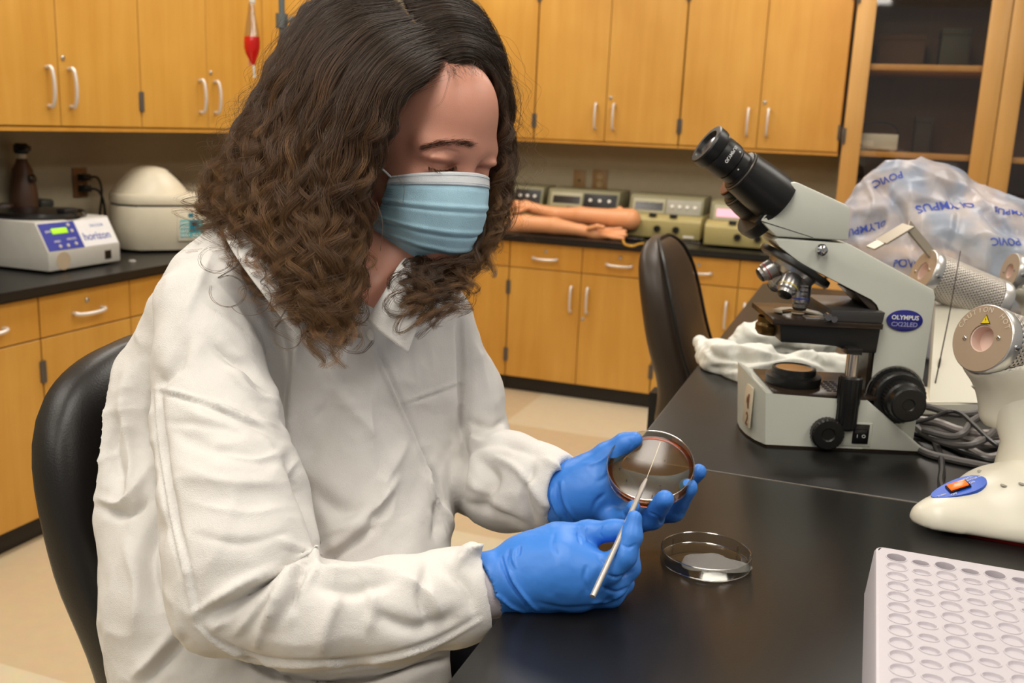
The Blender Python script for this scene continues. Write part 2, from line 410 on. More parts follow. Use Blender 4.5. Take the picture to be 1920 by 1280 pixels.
# ------------------------------------------------------------------ room shell
XL, YB = -2.95, 5.25
def structure(name, a, b, m_, bev=0):
    mb = MB(); mb.box(a, b, bev); o = mb.build(name, m_, smooth=False); o['kind'] = 'structure'; return o
structure('floor', (XL-0.1, -2.5, -0.05), (3.2, YB+0.1, 0), FLOORM)
structure('wall_left', (XL-0.1, -2.5, 0), (XL, YB+0.1, CEIL), WALLM)
structure('wall_back', (XL, YB, 0), (3.2, YB+0.1, CEIL), WALLM)
structure('ceiling', (XL-0.1, -2.5, CEIL), (3.2, YB+0.1, CEIL+0.05), CEILM)
LENS = mat('lamp_diffuser', (250, 246, 235), 0.5, emit=(255, 240, 214), estr=2.2)
for i, (lx, ly) in enumerate(LAMPS):
    lab_ = 'recessed ceiling light panel %s, %s' % ({-1.4: 'behind the camera', .3: 'above the seated person', 2.4: 'above the middle of the room', 4.2: 'nearest the back wall'}[ly], {-1.9: 'leftmost of its row', -.3: 'middle of its row', 1.3: 'rightmost of its row'}[lx])
    t = thing('ceiling_light', lab_, 'ceiling light', (lx, ly, CEIL), 0, 'recessed ceiling light panels')
    mb = MB()
    for a, b_ in (((-.32, -.62, -.012), (-.29, .62, 0.0)), ((.29, -.62, -.012), (.32, .62, 0.0)), ((-.29, -.62, -.012), (.29, -.59, 0.0)), ((-.29, .59, -.012), (.29, .62, 0.0))): mb.box(a, b_)
    mb.build('frame', WHITEP, t, smooth=False)
    mb = MB(); mb.box((-.29, -.59, -.006), (.29, .59, -.001)); mb.build('diffuser', LENS, t, smooth=False)

# ------------------------------------------------------------------ cabinets (front at local y=0, facing -y)
def pull_v(x, z0, z1):
    mb = MB(); zc = (z0+z1)/2; h = (z1-z0)/2
    P = [(x, 0.0, z0+.004), (x, -0.016, z0+.002)]+[(x, -0.016-0.014*math.cos(a), zc+h*0.96*math.sin(a)) for a in np.linspace(-1.25, 1.25, 9)]+[(x, -0.016, z1-.002), (x, 0.0, z1-.004)]
    mb.tube(P, [0.0065, 0.007]+[0.0062]*9+[0.007, 0.0065], 8); return mb
def pull_h(x0, x1, z):
    mb = MB(); xc = (x0+x1)/2; h = (x1-x0)/2
    P = [(x0+.004, 0, z), (x0+.002, -0.016, z)]+[(xc+h*0.96*math.sin(a), -0.016-0.014*math.cos(a), z-0.004*math.cos(a)) for a in np.linspace(-1.25, 1.25, 9)]+[(x1-.002, -0.016, z), (x1-.004, 0, z)]
    mb.tube(P, [0.0065, 0.007]+[0.0062]*9+[0.007, 0.0065], 8); return mb
def hinge(x, z0, z1):
    mb = MB(); mb.box((x-.008, -.004, z0), (x+.008, 0.001, z1), .001)
    mb.lathe([(0.0, 0), (.0048, 0.0), (.0048, z1-z0+.004), (0, z1-z0+.004)], 10, (x, -.004, z0-.002)); return mb
def lock(x, z):
    mb = MB(); mb.lathe([(0.0, 0), (.0085, 0), (.0085, .004), (.006, .006), (.0025, .006), (0.0025, .003), (0, .003)], 16, (x, 0.001, z), (0, -1, 0)); return mb
DT = 0.019
def wall_cabinet(w, zb, zt, dep):
    t = thing('wall_cabinet', '', 'cabinet')
    mb = MB(); mb.box((0.001, DT+.002, zb-.016), (w-.001, dep, zt)); mb.build('body', WOOD, t, smooth=False)
    mb = MB(); mb.box((0.0, DT*0.2, zb-.018), (w, DT+.002, zb-.004)); mb.build('bottom_rail', WOODH, t, smooth=False)
    for sd in (0, 1):
        x0, x1 = (0.0018, w/2-.0018) if sd == 0 else (w/2+.0018, w-.0018)
        mb = MB(); mb.box((x0, 0, zb), (x1, DT, zt), .0012, seg=1); d = mb.build('door', WOOD, t)
        xs = w/2+(-.05 if sd == 0 else .045)
        pull_v(xs, zb+.06, zb+.19).build('handle', SATIN, d)
        hx = .003 if sd == 0 else w-.003
        for z0 in (zb+.058, zt-.14): hinge(hx, z0, z0+.068).build('hinge', DARKMETAL, d)
        if sd: lock(w/2+.022, zb+.22).build('lock', STEEL, d)
    return t
def base_cabinet(w, dep):
    t = thing('base_cabinet', '', 'cabinet')
    mb = MB(); mb.box((0.001, DT+.002, 0.078), (w-.001, dep, 0.784)); mb.build('body', WOOD, t, smooth=False)
    mb = MB(); mb.box((0.0, 0.035, 0.0), (w, dep-.02, 0.078)); mb.build('toe_kick', KICK, t, smooth=False)
    for sd in (0, 1):
        x0, x1 = (0.0018, w/2-.0018) if sd == 0 else (w/2+.0018, w-.0018)
        mb = MB(); mb.box((x0, 0, .651), (x1, DT, .779), .0012, seg=1); d = mb.build('drawer', WOODH, t)
        xm = (x0+x1)/2
        pull_h(xm-.064, xm+.064, .706).build('handle', SATIN, d); lock(xm, .741).build('lock', STEEL, d)
        mb = MB(); mb.box((x0, 0, .080), (x1, DT, .6465), .0012, seg=1); d = mb.build('door', WOOD, t)
        xs = w/2+(-.045 if sd == 0 else .04)
        pull_v(xs, .45, .58).build('handle', SATIN, d)
        hx = .003 if sd == 0 else w-.003
        for z0 in (.16, .512): hinge(hx, z0, z0+.066).build('hinge', DARKMETAL, d)
        if sd: lock(w/2+.02, .42).build('lock', STEEL, d)
    return t
def row(proto, spots, group):
    for i, (loc, rz, label) in enumerate(spots):
        o = proto if i == 0 else copy_tree(proto)
        o.location = loc; o.rotation_euler = (0, 0, rz); o['label'] = label; o['group'] = group
UB = 1.287
row(wall_cabinet(.766, UB, 2.12, .275), [((-2.470, 4.97, 0), 0, 'maple wall cabinet on the back wall mostly hidden behind the person\'s head'),
    ((-1.700, 4.97, 0), 0, 'maple wall cabinet whose two doors meet midway between the hair and the microscope'),
    ((-0.930, 4.97, 0), 0, 'maple wall cabinet above the microscope eyepieces, beside the tall glass cabinet')], 'maple cabinets hung on the back wall')
row(wall_cabinet(.776, UB, 2.12, .385), [((-2.56, 1.436, 0), R(90), 'maple wall cabinet reaching out of view past the left wall\'s two nearest doors'),
    ((-2.56, 2.214, 0), R(90), 'maple wall cabinet on the left wall above the blue-panelled white centrifuge'),
    ((-2.56, 2.992, 0), R(90), 'maple wall cabinet on the left wall above the domed centrifuge'),
    ((-2.56, 3.770, 0), R(90), 'maple wall cabinet on the left wall behind the red drip bag and the pole')], 'maple cabinets hung on the left wall')
row(base_cabinet(.762, .62), [((-1.674-.764, 4.6, 0), 0, 'maple base cabinet half hidden by the person\'s hair, left end of the far counter'),
    ((-1.674, 4.6, 0), 0, 'maple base cabinet with two doors fully seen below the mannequin arms'),
    ((-0.910, 4.6, 0), 0, 'maple base cabinet behind the empty black chair')], 'maple base cabinets under the far counter')
row(base_cabinet(.784, .60), [((-2.346, 1.466, 0), R(90), 'maple base cabinet at the left picture edge nearest the black chair back'),
    ((-2.346, 2.252, 0), R(90), 'maple base cabinet below the two centrifuges on the left counter'),
    ((-2.346, 3.038, 0), R(90), 'maple base cabinet on the left wall hidden behind the person\'s shoulder'),
    ((-2.346, 3.824, 0), R(90), 'maple base cabinet in the corner behind the person')], 'maple base cabinets under the left counter')
mb = MB(); poly = [(XL+.001, 1.2), (-2.325, 1.2), (-2.325, 4.575), (-.142, 4.575), (-.142, YB-.001), (XL+.001, YB-.001)]
A = [mb.bm.verts.new((x, y, .785)) for x, y in poly]; B = [mb.bm.verts.new((x, y, .815)) for x, y in poly]
mb.bm.faces.new(A[::-1]); mb.bm.faces.new(B)
for i in range(6): mb.bm.faces.new((A[i], A[(i+1) % 6], B[(i+1) % 6], B[i]))
bmesh.ops.bevel(mb.bm, geom=mb.bm.edges[:], offset=.003, segments=2, affect='EDGES')
o = mb.build('counter_top', BLACKTOP); tag(o, 'black L-shaped counter top over the maple base cabinets along both walls', 'counter top')

# tall glass-door cabinet
TX0, TX1, TY = -.138, 1.068, 4.6
t = thing('display_cabinet', 'tall maple cabinet with framed glass doors behind the plastic-covered microscope', 'cabinet', (TX0, TY, 0))
TW = TX1-TX0
DKW = wood('cabinet_inside', (146, 114, 84), (124, 96, 70))
mb = MB(); mb.box((0, .022, .08), (.02, .62, 2.3)); mb.box((TW-.02, .022, .08), (TW, .62, 2.3)); mb.box((.02, .022, .08), (TW-.02, .62, .10)); mb.box((.02, .022, 2.28), (TW-.02, .62, 2.3)); mb.box((.59, .022, .10), (.616, .60, 2.28))
mb.build('body', WOOD, t, smooth=False)
mb = MB(); mb.box((.02, .60, .10), (TW-.02, .62, 2.28)); mb.build('back_panel', DKW, t, smooth=False)
mb = MB(); mb.box((0, .06, 0), (TW, .60, .08)); mb.build('toe_kick', KICK, t, smooth=False)
for z in (.80, 1.279, 1.648, 2.0):
    for xa, xb in ((.021, .589), (.617, TW-.021)):
        mb = MB(); mb.box((xa, .03, z), (xb, .598, z+.025), .002); mb.build('shelf', WOODP, t)
GLASS = glassy('cabinet_pane', (.96, .93, .88), 0.03, 1.5, 0.97)
for x0, x1 in ((.002, .601), (.605, TW-.002)):
    mb = MB()
    mb.box((x0, 0, .83), (x0+.076, .02, 2.29), .0015); mb.box((x1-.078, 0, .83), (x1, .02, 2.29), .0015)
    mb.box((x0+.076, 0, .83), (x1-.078, .02, .90), .0015); mb.box((x0+.076, 0, 2.21), (x1-.078, .02, 2.29), .0015)
    d = mb.build('door', WOODP, t)
    mb = MB(); mb.box((x0+.076, .008, .90), (x1-.078, .012, 2.21)); mb.build('pane', GLASS, d, smooth=False)
    hx = x0+.012 if x0 < .1 else x1-.012
    for z0 in (1.33, 1.92): hinge(hx-.01, z0, z0+.066).build('hinge', DARKMETAL, d)
    mb = MB(); mb.box((x0, 0, .085), (x1, .02, .825), .0015); d2 = mb.build('lower_door', WOODP, t)
    pull_v(x1-.05 if x0 < .1 else x0+.05, .55, .68).build('handle', SATIN, d2)
def simple(name, label, cat, group=None): return lambda mb, m_, **k: tag(mb.build(name, m_, **k), label, cat, group)
# shelf contents
t = thing('power_supply', 'grey boxy instrument with a black cable on the glass cabinet shelf', 'instrument', (TX0+.10, TY+.18, 1.304))
mb = MB(); mb.box((-.08, -.10, .006), (.13, .14, .075), .004); mb.box((-.07, -.09, 0), (-.05, -.07, .006)); mb.box((.10, -.09, 0), (.12, -.07, .006)); mb.build('case', mat('grey_enamel', (205, 205, 196), .45), t)
mb = MB(); mb.tube(spline([(-.02, -.105, .02), (-.05, -.12, .07), (-.02, -.10, .115), (.06, -.08, .125), (.12, -.06, .10), (.135, .0, .05)], 26), .0045, 6); mb.build('cable', BLACKP, t)
mb = MB(); mb.box((-.06, -.103, .02), (.03, -.099, .045)); mb.build('face_label', WHITEP, t, smooth=False)
DARKBOX = mat('dark_card', (62, 56, 52), .7)
def darkbox(x, y, z, w, d, h, label, m_=DARKBOX):
    mb = MB(); mb.box((x, y, z), (x+w, y+d, z+h*.82), .003); mb.box((x-.003, y-.003, z+h*.82), (x+w+.003, y+d+.003, z+h), .003)
    return tag(mb.build('storage_box', m_), label, 'box')
darkbox(TX0+.30, TY+.25, 1.304, .07, .2, .16, 'narrow dark upright box on the glass cabinet shelf, right of the grey instrument')
darkbox(TX0+.10, TY+.3, 1.673, .20, .22, .15, 'wide dark storage box on the upper shelf of the glass cabinet', mat('brown_card', (92, 72, 54), .7))
darkbox(TX0+.36, TY+.22, 1.673, .12, .22, .17, 'dark green storage box on the upper shelf beside the wide brown one', mat('green_card', (58, 62, 54), .6))
darkbox(TX0+.68, TY+.25, .826, .2, .2, .30, 'pale box behind the right glass door at the picture edge', mat('pale_card', (150, 148, 138), .6))
darkbox(TX0+.12, TY+.2, .826, .3, .25, .26, 'dark box low in the glass cabinet behind the plastic cover')

# wall outlets
PLATE = mat('tan_outlet_plate', (150, 120, 78), .45); SOCK = mat('tan_socket', (176, 152, 110), .45); BRONZE = mat('bronze_plate', (122, 84, 52), .4)
def outlet(loc, rz, label, w=.075, duplex=True, plugs=0, pm=PLATE):
    t = thing('wall_outlet', label, 'outlet', loc, rz)
    mb = MB(); mb.box((-w/2, -.006, -.058), (w/2, 0, .058), .002); mb.build('plate', pm, t)
    for z in ((-.022, .022) if duplex else (0,)):
        mb = MB(); mb.lathe([(0, 0), (.016, 0), (.0165, .002), (.0165, .004), (0, .004)][::-1] if duplex else [(0, .004), (.006, .004), (.006, 0), (0, 0)], 20, (0, -.004, z), (0, -1, 0)); s_ = mb.build('socket', SOCK if duplex else BLACKP, t)
        if duplex:
            mb = MB()
            for dx in (-.006, .005): mb.box((dx, -.0085, z+.0), (dx+.002, -.0079, z+.008))
            mb.build('slot', BLACKP, s_, smooth=False)
    return t
outlet((XL+.001, 3.072, 1.058), R(90), 'bronze wall outlet with two black plugs, left of the domed centrifuge', pm=BRONZE)
outlet((-1.516, YB-.001, 1.066), 0, 'small tan wall jack plate with a single port on the back wall', .07, False)
outlet((-1.40, YB-.001, 1.073), 0, 'tan double socket plate right of the single jack plate on the back wall', .085)
outlet((-.33, YB-.001, 1.03), 0, 'tan double socket plate on the back wall beside the tall cabinet', .08)
for z, lb in ((.022, 'upper'), (-.022, 'lower')):
    t = thing('power_plug', '%s black power plug in the bronze wall outlet' % lb, 'plug', (XL+.008, 3.072, 1.058+z), R(90))
    mb = MB(); mb.box((-.018, -.035, -.013), (.022, 0, .013), .005); mb.build('plug_body', BLACKP, t)
    mb = MB(); mb.tube(spline([(.02, -.02, 0), (.06, -.03, -.005), (.078, -.03, -.06), (.07, -.02, -.16), (.08, .0, -.235)] if lb == 'upper' else [(.02, -.02, 0), (.05, -.04, -.01), (.07, -.045, -.06), (.09, -.03, -.14), (.10, -.01, -.19)], 20), .005, 6); mb.build('cord', BLACKP, t)
# ------------------------------------------------------------------ lab table
ZT = .917
t = thing('lab_table', 'long black-topped lab table with a pale joint line across it, the microscope standing on it', 'table', (.5, 1.2, 0))
def slab(a, b, name, m_, bev=.003):
    mb = MB(); mb.box([a[i]-(.5, 1.2, 0)[i] for i in range(3)], [b[i]-(.5, 1.2, 0)[i] for i in range(3)], bev); return mb.build(name, m_, t)
slab((-.272, -.75, .890), (1.45, 1.2365, ZT), 'worktop', BLACKTOP); slab((-.272, 1.2385, .890), (1.45, 2.985, ZT), 'worktop', BLACKTOP)
slab((-.268, 1.2368, .895), (1.45, 1.2382, ZT+.0002), 'joint_filler', mat('grey_joint', (128, 122, 114), .6), 0)
for x, y in ((.02, -.5), (.02, 2.85), (1.35, -.5), (1.35, 2.85), (.02, 1.2), (1.35, 1.2)): slab((x-.03, y-.03, 0), (x+.03, y+.03, .888), 'leg', mat('black_steel_leg', (32, 32, 34), .4, .4))
slab((-.03, -.6, .80), (-.0, 2.9, .888), 'apron', BLACKP); slab((1.37, -.6, .80), (1.40, 2.9, .888), 'apron', BLACKP)
# ------------------------------------------------------------------ chairs
LEATHER = mat('black_leather', (25, 23, 22), .38, bump=.12, bscale=420, spec=.5)
LEATHB = mat('dark_brown_leather', (52, 42, 33), .42, bump=.12, bscale=420)
def chair(label, loc, rz, lm, hw=.225, name='lab_chair', piping=True):
    """faces local +x; seat centre at origin"""
    t = thing(name, label, 'chair', loc, rz)
    def ring(zc, w, th, x, n=44, e=3.2):
        out = []
        for k in range(n):
            a = 2*math.pi*k/n; c, s_ = math.cos(a), math.sin(a)
            out.append((x+th*np.sign(c)*abs(c)**(2/e), w*np.sign(s_)*abs(s_)**(2/e), zc))
        return out
    ZS = np.concatenate([np.linspace(.600, .66, 6), np.linspace(.68, 1.04, 16), 1.104-.055*(1-np.linspace(0.1, 1, 12))**2]); rows = []
    for z in ZS:
        v = (z-.86)/.245
        w = hw*(1-abs(min(1, max(-1, v)))**4.0)**(1/2.6)*(1.0 if v > 0 else 1-.10*min(1, -v))
        x = -.235-.07*np.clip((z-.70)/.35, 0, 1.2)**1.4+.018*math.exp(-((z-.76)/.08)**2)
        th = .044*max(.10, (1-abs(v)**6))**.5+(.018*(1-np.clip((z-.62)/.5, 0, 1)))
        rows.append(ring(z, max(w, .02), th, x))
    mb = MB(); V = mb.grid(rows, closed_v=True); mb.bm.faces.new(V[0]); mb.bm.faces.new(V[-1]); mb.build('backrest', lm, t, angle=60)
    # piping along the front rim
    mb = MB(); P = []
    for sgn in (-1, 1):
        q = []
        for z, r_ in zip(ZS, rows):
            ys = max(p[1] for p in r_); xm = max(p[0] for p in r_); x0 = (max(p[0] for p in r_)+min(p[0] for p in r_))/2
            q.append((x0+(xm-x0)*.80, sgn*ys*.955, z))
        P += q if sgn < 0 else q[::-1]
    if piping: mb.tube(P, .005, 6, closed=False); mb.build('piping', LEATHB if lm is LEATHER else LEATHER, t)
    mb = MB(); P = []
    for i, (s_, z) in enumerate([(.80, .53), (.97, .535), (1.0, .56), (1.0, .585), (.96, .61), (.7, .622), (.0, .615)]):
        P.append([(s_*.235*np.sign(math.cos(a))*abs(math.cos(a))**(.62), s_*.235*np.sign(math.sin(a))*abs(math.sin(a))**.62, z) for a in np.linspace(0, 2*math.pi, 48, endpoint=False)])
    V = mb.grid(P, closed_v=True); mb.bm.faces.new(V[0]); mb.build('seat', lm, t, angle=60)
    mb = MB(); mb.lathe([(.06, .50), (.06, .53), (0, .53)], 20); mb.lathe([(.026, .12), (.026, .50)], 20); mb.lathe([(.05, .08), (.05, .14), (.03, .16)], 20); mb.box((-.29, -.03, .515), (-.02, .03, .529)); mb.box((-.31, -.03, .515), (-.285, .03, .72)); mb.build('post', BLACKP, t)
    mb = MB(); pts = [(.2*math.cos(a), .2*math.sin(a), .27) for a in np.linspace(0, 2*math.pi, 32, endpoint=False)]; mb.tube(pts, .009, 8, closed=True)
    for a in (0.5, 2.6, 4.7): mb.tube([(.02*math.cos(a), .02*math.sin(a), .27), (.2*math.cos(a), .2*math.sin(a), .27)], .007, 8)
    mb.build('foot_ring', STEEL, t)
    for k in range(5):
        a = 2*math.pi*k/5+.3; d = Vector((math.cos(a), math.sin(a), 0))
        mb = MB(); mb.tube([d*.03+Vector((0, 0, .11)), d*.28+Vector((0, 0, .075))], [.024, .016], 10); l_ = mb.build('leg', BLACKP, t)
        mb = MB(); w_ = Vector((-d.y, d.x, 0)); mb.lathe([(0, -.02), (.027, -.018), (.027, .018), (0, .02)], 18, d*.28+Vector((0, 0, .0275)), w_); mb.build('caster', BLACKP, l_)
    return t
chair('black leather lab chair the person in the white coat sits on', (-.520, .985, -.030), 0, LEATHER, .225, piping=False)
chair('empty black-brown leather lab chair pushed up to the far side of the table edge', (-.145, 2.33, 0), 0, LEATHB, .188)
# ------------------------------------------------------------------ far counter: four analysers
OLIVE = mat('olive_beige_enamel', (176, 163, 108), .42); OLIVED = mat('olive_grey_bezel', (132, 128, 98), .45); GREYP = mat('grey_button_panel', (158, 156, 142), .45)
SCREEN = mat('dark_screen', (34, 27, 22), .18)
def analyser(label, px0, px1, pyb, dark, yf, nb):
    xa, xb = on(px0, pyb, 1, yf)[0], on(px1, pyb, 1, yf)[0]; w = xb-xa
    t = thing('spectrophotometer', label, 'lab instrument', ((xa+xb)/2, yf, .815), 0, 'olive analysers along the far counter')
    F = lambda poly, x0, x1, bev: None
    mb = MB(); M = Matrix(((0, 1, 0, 0), (1, 0, 0, 0), (0, 0, 1, 0), (0, 0, 0, 1)))
    mb.prism([(0, .012), (0, .105), (.018, .125), (.075, .135), (.36, .135), (.36, .012)], -w/2, w/2, M, .006); mb.build('case', OLIVE, t)
    for sx in (-w/2+.03, w/2-.03):
        for sy in (.03, .32): mb = MB(); mb.lathe([(.012, 0), (.012, .013)], 12, (sx, sy, 0)); mb.build('foot', BLACKP, t)
    mb = MB(); mb.prism([(.066, .125), (.10, .222), (.115, .232), (.33, .232), (.34, .125)], -w/2+.008, w/2-.008, M, .004); h_ = mb.build('display_housing', OLIVED, t)
    sl = Vector((0, .034, .097)).normalized()
    A = frame((0, .083-.0005, .173), (1, 0, 0), sl)                      # the sloped panel
    mb = MB(); mb.box((-w/2+.026, -.040, -.001), (-.005, .042, .004), .001, A); b_ = mb.build('bezel', mat('pale_bezel', (170, 166, 138), .5) , h_)
    mb = MB(); mb.box((-w/2+.040, -.022, .004), (-.014, .020, .006), 0, A); mb.build('screen', SCREEN if dark != 2 else mat('pink_lit_screen', (225, 160, 180), .3, emit=(255, 190, 210), estr=.55), h_, smooth=False)
    mb = MB(); mb.box((.004, -.040, -.001), (w/2-.020, .042, .004), .001, A); mb.build('button_panel', BLACKP if dark == 1 else GREYP, h_)
    for k in range(nb):
        xx = .004+(w/2-.024)*(k+.75)/(nb+.5)
        mb = MB(); mb.lathe([(0.0095, .004), (.009, .009), (0, .0098)], 14, A @ Vector((xx, .004, 0)), A.to_3x3() @ Vector((0, 0, 1))); mb.build('button', WHITEP, h_)
    for sx in (-.05, .055):
        mb = MB(); mb.box((sx-.018, .004, .1255), (sx+.018, .03, .142), .003); mb.build('latch', BLACKP, t)
    for sx in (-.02+.0, .075):
        mb = MB(); mb.lathe([(.018, 0), (.018, .006), (.015, .018), (.0, .019)], 20, (sx, 0, .062), (0, -1, 0)); k_ = mb.build('knob', BLACKG, t)
    mb = MB(); mb.box((w/2-.085, -.001, .022), (w/2-.03, .001, .034)); mb.build('maker_label', WHITEP, t, smooth=False)
    t.scale = (1, 1, .93)
    return t
analyser('olive analyser with a dark panel of three white buttons, leftmost by the hair', 897, 1008, 435, 1, 4.93, 3)
analyser('olive analyser with a dark panel of three white buttons, behind the mannequin arms', 1012, 1152, 440, 1, 4.90, 3)
analyser('olive analyser with a pale panel of four white buttons, right of the mannequin arms', 1166, 1312, 448, 0, 4.85, 4)
analyser('olive analyser with a pink lit screen behind the microscope head', 1318, 1462, 462, 2, 4.72, 4)
# ------------------------------------------------------------------ mannequin arms
SKINP = mat('mannequin_vinyl', (226, 160, 112), .38, sss=.05, var=.04)
def dummy(label, pts, fingers, h=.006, extra=None):
    P = np.array([p[:3] for p in pts]); lo = P.min(0)-.14; hi = P.max(0)+.14
    s_ = SDF(lo, hi, h)
    for a, b_ in zip(pts, pts[1:]): s_.cone(a[:3], a[3], b_[:3], b_[3], .012)
    for f_ in fingers:
        for a, b_ in zip(f_, f_[1:]): s_.cone(a[:3], a[3], b_[:3], b_[3], .006)
    if extra: extra(s_)
    V, Q = s_.mesh(2); V[:, 2] = np.maximum(V[:, 2], .8156); return tag(qmesh('mannequin_arm', V, Q, SKINP), label, 'mannequin arm', 'mannequin arms on the far counter')
def W3(px, py, y, dz=0): p = on(px, py, 1, y); return [p[0], p[1], p[2]+dz]
y1 = 4.70
dummy('front mannequin arm lying palm up, its fingers toward the empty chair', [W3(885, 412, y1)+[.062], W3(930, 424, y1)+[.052], W3(985, 420, y1)+[.047], W3(1040, 424, y1)+[.044], W3(1090, 432, y1)+[.030], W3(1115, 438, y1)+[.031], W3(1135, 441, y1)+[.028]],
      [[W3(1128, 440, y1-.02)+[.014], W3(1150, 445, y1-.03)+[.012], W3(1168, 447, y1-.035)+[.011]], [W3(1130, 438, y1)+[.014], W3(1152, 442, y1)+[.012], W3(1173, 441, y1)+[.011]],
       [W3(1128, 434, y1+.02)+[.014], W3(1150, 436, y1+.02)+[.012], W3(1172, 434, y1+.02)+[.011]], [W3(1112, 432, y1+.04)+[.014], W3(1140, 431, y1+.05)+[.012], W3(1165, 429, y1+.05)+[.010]], [W3(1105, 428, y1-.03)+[.014], W3(1120, 424, y1-.035)+[.012], W3(1132, 426, y1-.035)+[.010]]])
y2 = 4.83
dummy('rear mannequin arm with a capped shoulder stub at its right end', [W3(1180, 412, y2)+[.058], W3(1150, 410, y2)+[.050], W3(1090, 404, y2)+[.044], W3(1040, 402, y2)+[.038], W3(1005, 392, y2)+[.028], W3(985, 386, y2)+[.032]],
      [[W3(985, 386, y2-.02)+[.015], W3(968, 386, y2-.03)+[.012], W3(955, 392, y2-.03)+[.011]], [W3(983, 384, y2)+[.015], W3(964, 380, y2)+[.012], W3(950, 385, y2)+[.011]], [W3(980, 382, y2+.02)+[.015], W3(962, 378, y2+.02)+[.012], W3(948, 380, y2+.02)+[.011]], [W3(990, 390, y2-.03)+[.015], W3(975, 396, y2-.04)+[.012], W3(960, 400, y2-.04)+[.010]]],
      extra=lambda s_: s_.cone(W3(1166, 398, y2), .016, W3(1162, 390, y2), .012, .01))
YEL = mat('yellow_rubber_tube', (206, 160, 66), .45)
mb = MB(); p = [on(955, 406, 1, y1+.01), on(944, 415, 1, y1-.055), on(938, 428, 1, y1-.075), on(930, 442, 1, 4.56), on(922, 455, 1, 4.565), on(918, 466, 1, 4.566)]
mb.tube(spline(p, 24), .0085, 8); tag(mb.build('tourniquet', YEL), 'yellow rubber tourniquet hanging over the counter edge from the front mannequin arm', 'tourniquet')
mb = MB(); mb.tube(spline([on(1168, 450, 2, .8205), on(1172, 458, 2, .8205), on(1186, 461, 2, .8205), on(1196, 458, 2, .8205), on(1206, 456, 2, .8205)], 24), .0055, 8); tag(mb.build('rubber_tube', YEL), 'short yellow rubber tube curled on the counter beyond the mannequin fingers', 'tube')
mb = MB(); mb.box(tuple(on(1172, 452, 2, .8155)), tuple(np.array(on(1172, 452, 2, .8155))+np.array([.09, .04, .02])), .006); tag(mb.build('cable_clip', BLACKG), 'small black clip lying at the mannequin fingers', 'clip')
mb = MB(); q = on(1290, 452, 2, .8195); mb.tube([q+np.array([.03*math.cos(a), .035*math.sin(a), .0]) for a in np.linspace(0, 5.4, 24)]+[q+np.array([.07, -.05, 0])], .003, 6); tag(mb.build('wire_coil', mat('grey_wire', (96, 92, 84), .4)), 'thin grey wire looped in front of the four-button analyser', 'wire')
# ------------------------------------------------------------------ left counter
CREAM = mat('cream_enamel', (214, 205, 182), .38); COOLW = mat('pale_grey_enamel', (196, 194, 186), .4); NAVY = mat('blue_label', (36, 48, 150), .4); PAPER = mat('white_label', (226, 226, 228), .5)
Mx = Matrix(((0, 1, 0, 0), (1, 0, 0, 0), (0, 0, 1, 0), (0, 0, 0, 1)))
CX, CY0, CY1 = -2.475, 2.428, 2.752
t = thing('centrifuge', 'low white centrifuge with a blue panel and green display, near the left picture edge', 'centrifuge', (CX, (CY0+CY1)/2, .815), R(90), 'centrifuges on the left counter')
w = CY1-CY0
mb = MB(); mb.prism([(0, .008), (0, .070), (.050, .165), (.355, .165), (.355, .008)], -w/2, w/2, Mx, .004); mb.build('case', COOLW, t)
sl = Vector((0, .050, .095)).normalized(); A = frame((0, .025, .1175), (1, 0, 0), sl)
mb = MB(); mb.box((-w/2+.006, -.050, .0), (-w/2+.158, .046, .0018), 0, A); pn = mb.build('blue_panel', NAVY, t, smooth=False)
mb = MB(); mb.box((-w/2+.048, .006, .0018), (-w/2+.115, .026, .0045), .002, A); mb.build('display', mat('green_display', (150, 205, 30), .4, emit=(160, 220, 20), estr=.55), t)
text('RPM', .012, A @ Matrix.Translation((-w/2+.034, .016, .0022)), PAPER, 'lettering', pn); text('SPEED', .010, A @ Matrix.Translation((-w/2+.055, -.020, .0022)), PAPER, 'lettering', pn); text('MINUTES', .010, A @ Matrix.Translation((-w/2+.118, -.016, .0022)), PAPER, 'lettering', pn)
for q_, (x_, y_) in enumerate([(.058, -.037), (.092, -.037), (.128, -.034), (.128, .034), (.134, .012)]):
    mb = MB(); mb.lathe([(.006, .0018), (.006, .004), (0, .0042)], 10, A @ Vector((-w/2+x_, y_, 0)), A.to_3x3() @ Vector((0, 0, 1))); mb.build('key', mat('silver_key', (190, 186, 178), .4), t)
mb = MB(); mb.box((-w/2+.160, -.050, .0), (w/2-.006, .046, .0014), 0, A); lb = mb.build('maker_label', PAPER, t, smooth=False)
text('horizon', .040, A @ Matrix.Translation((.072, -.016, .0018)), mat('label_blue_ink', (70, 80, 160), .5), 'lettering', lb, bold=.0004)
text('DRUCKER', .014, A @ Matrix.Translation((.090, .022, .0018)), mat('label_teal_ink', (120, 140, 190), .5), 'lettering', lb)
mb = MB(); mb.box((w/2-.075, -.001, .022), (w/2-.045, .002, .052)); sw = mb.build('window', BLACKG, t)
mb = MB(); mb.lathe([(.030, 0), (.030, .001)], 24, (-w/2+.062, 0.0, .038), (0, -1, 0)); mb.build('seal_sticker', mat('tan_seal', (184, 166, 140), .6), t)
mb = MB(); mb.lathe([(.150, .165), (.152, .172), (.145, .184), (.05, .190), (0, .190)], 40, (0, .195, 0)); ld_ = mb.build('lid', BLACKG, t)
mb = MB(); mb.box((-.03, .05, .183), (.03, .09, .20), .006); mb.build('lid_handle', BLACKP, ld_)
for sx in (-w/2+.04, w/2-.04):
    for sy in (.04, .32): mb = MB(); mb.lathe([(.014, 0), (.014, .009)], 12, (sx, sy, 0)); mb.build('foot', BLACKP, t)
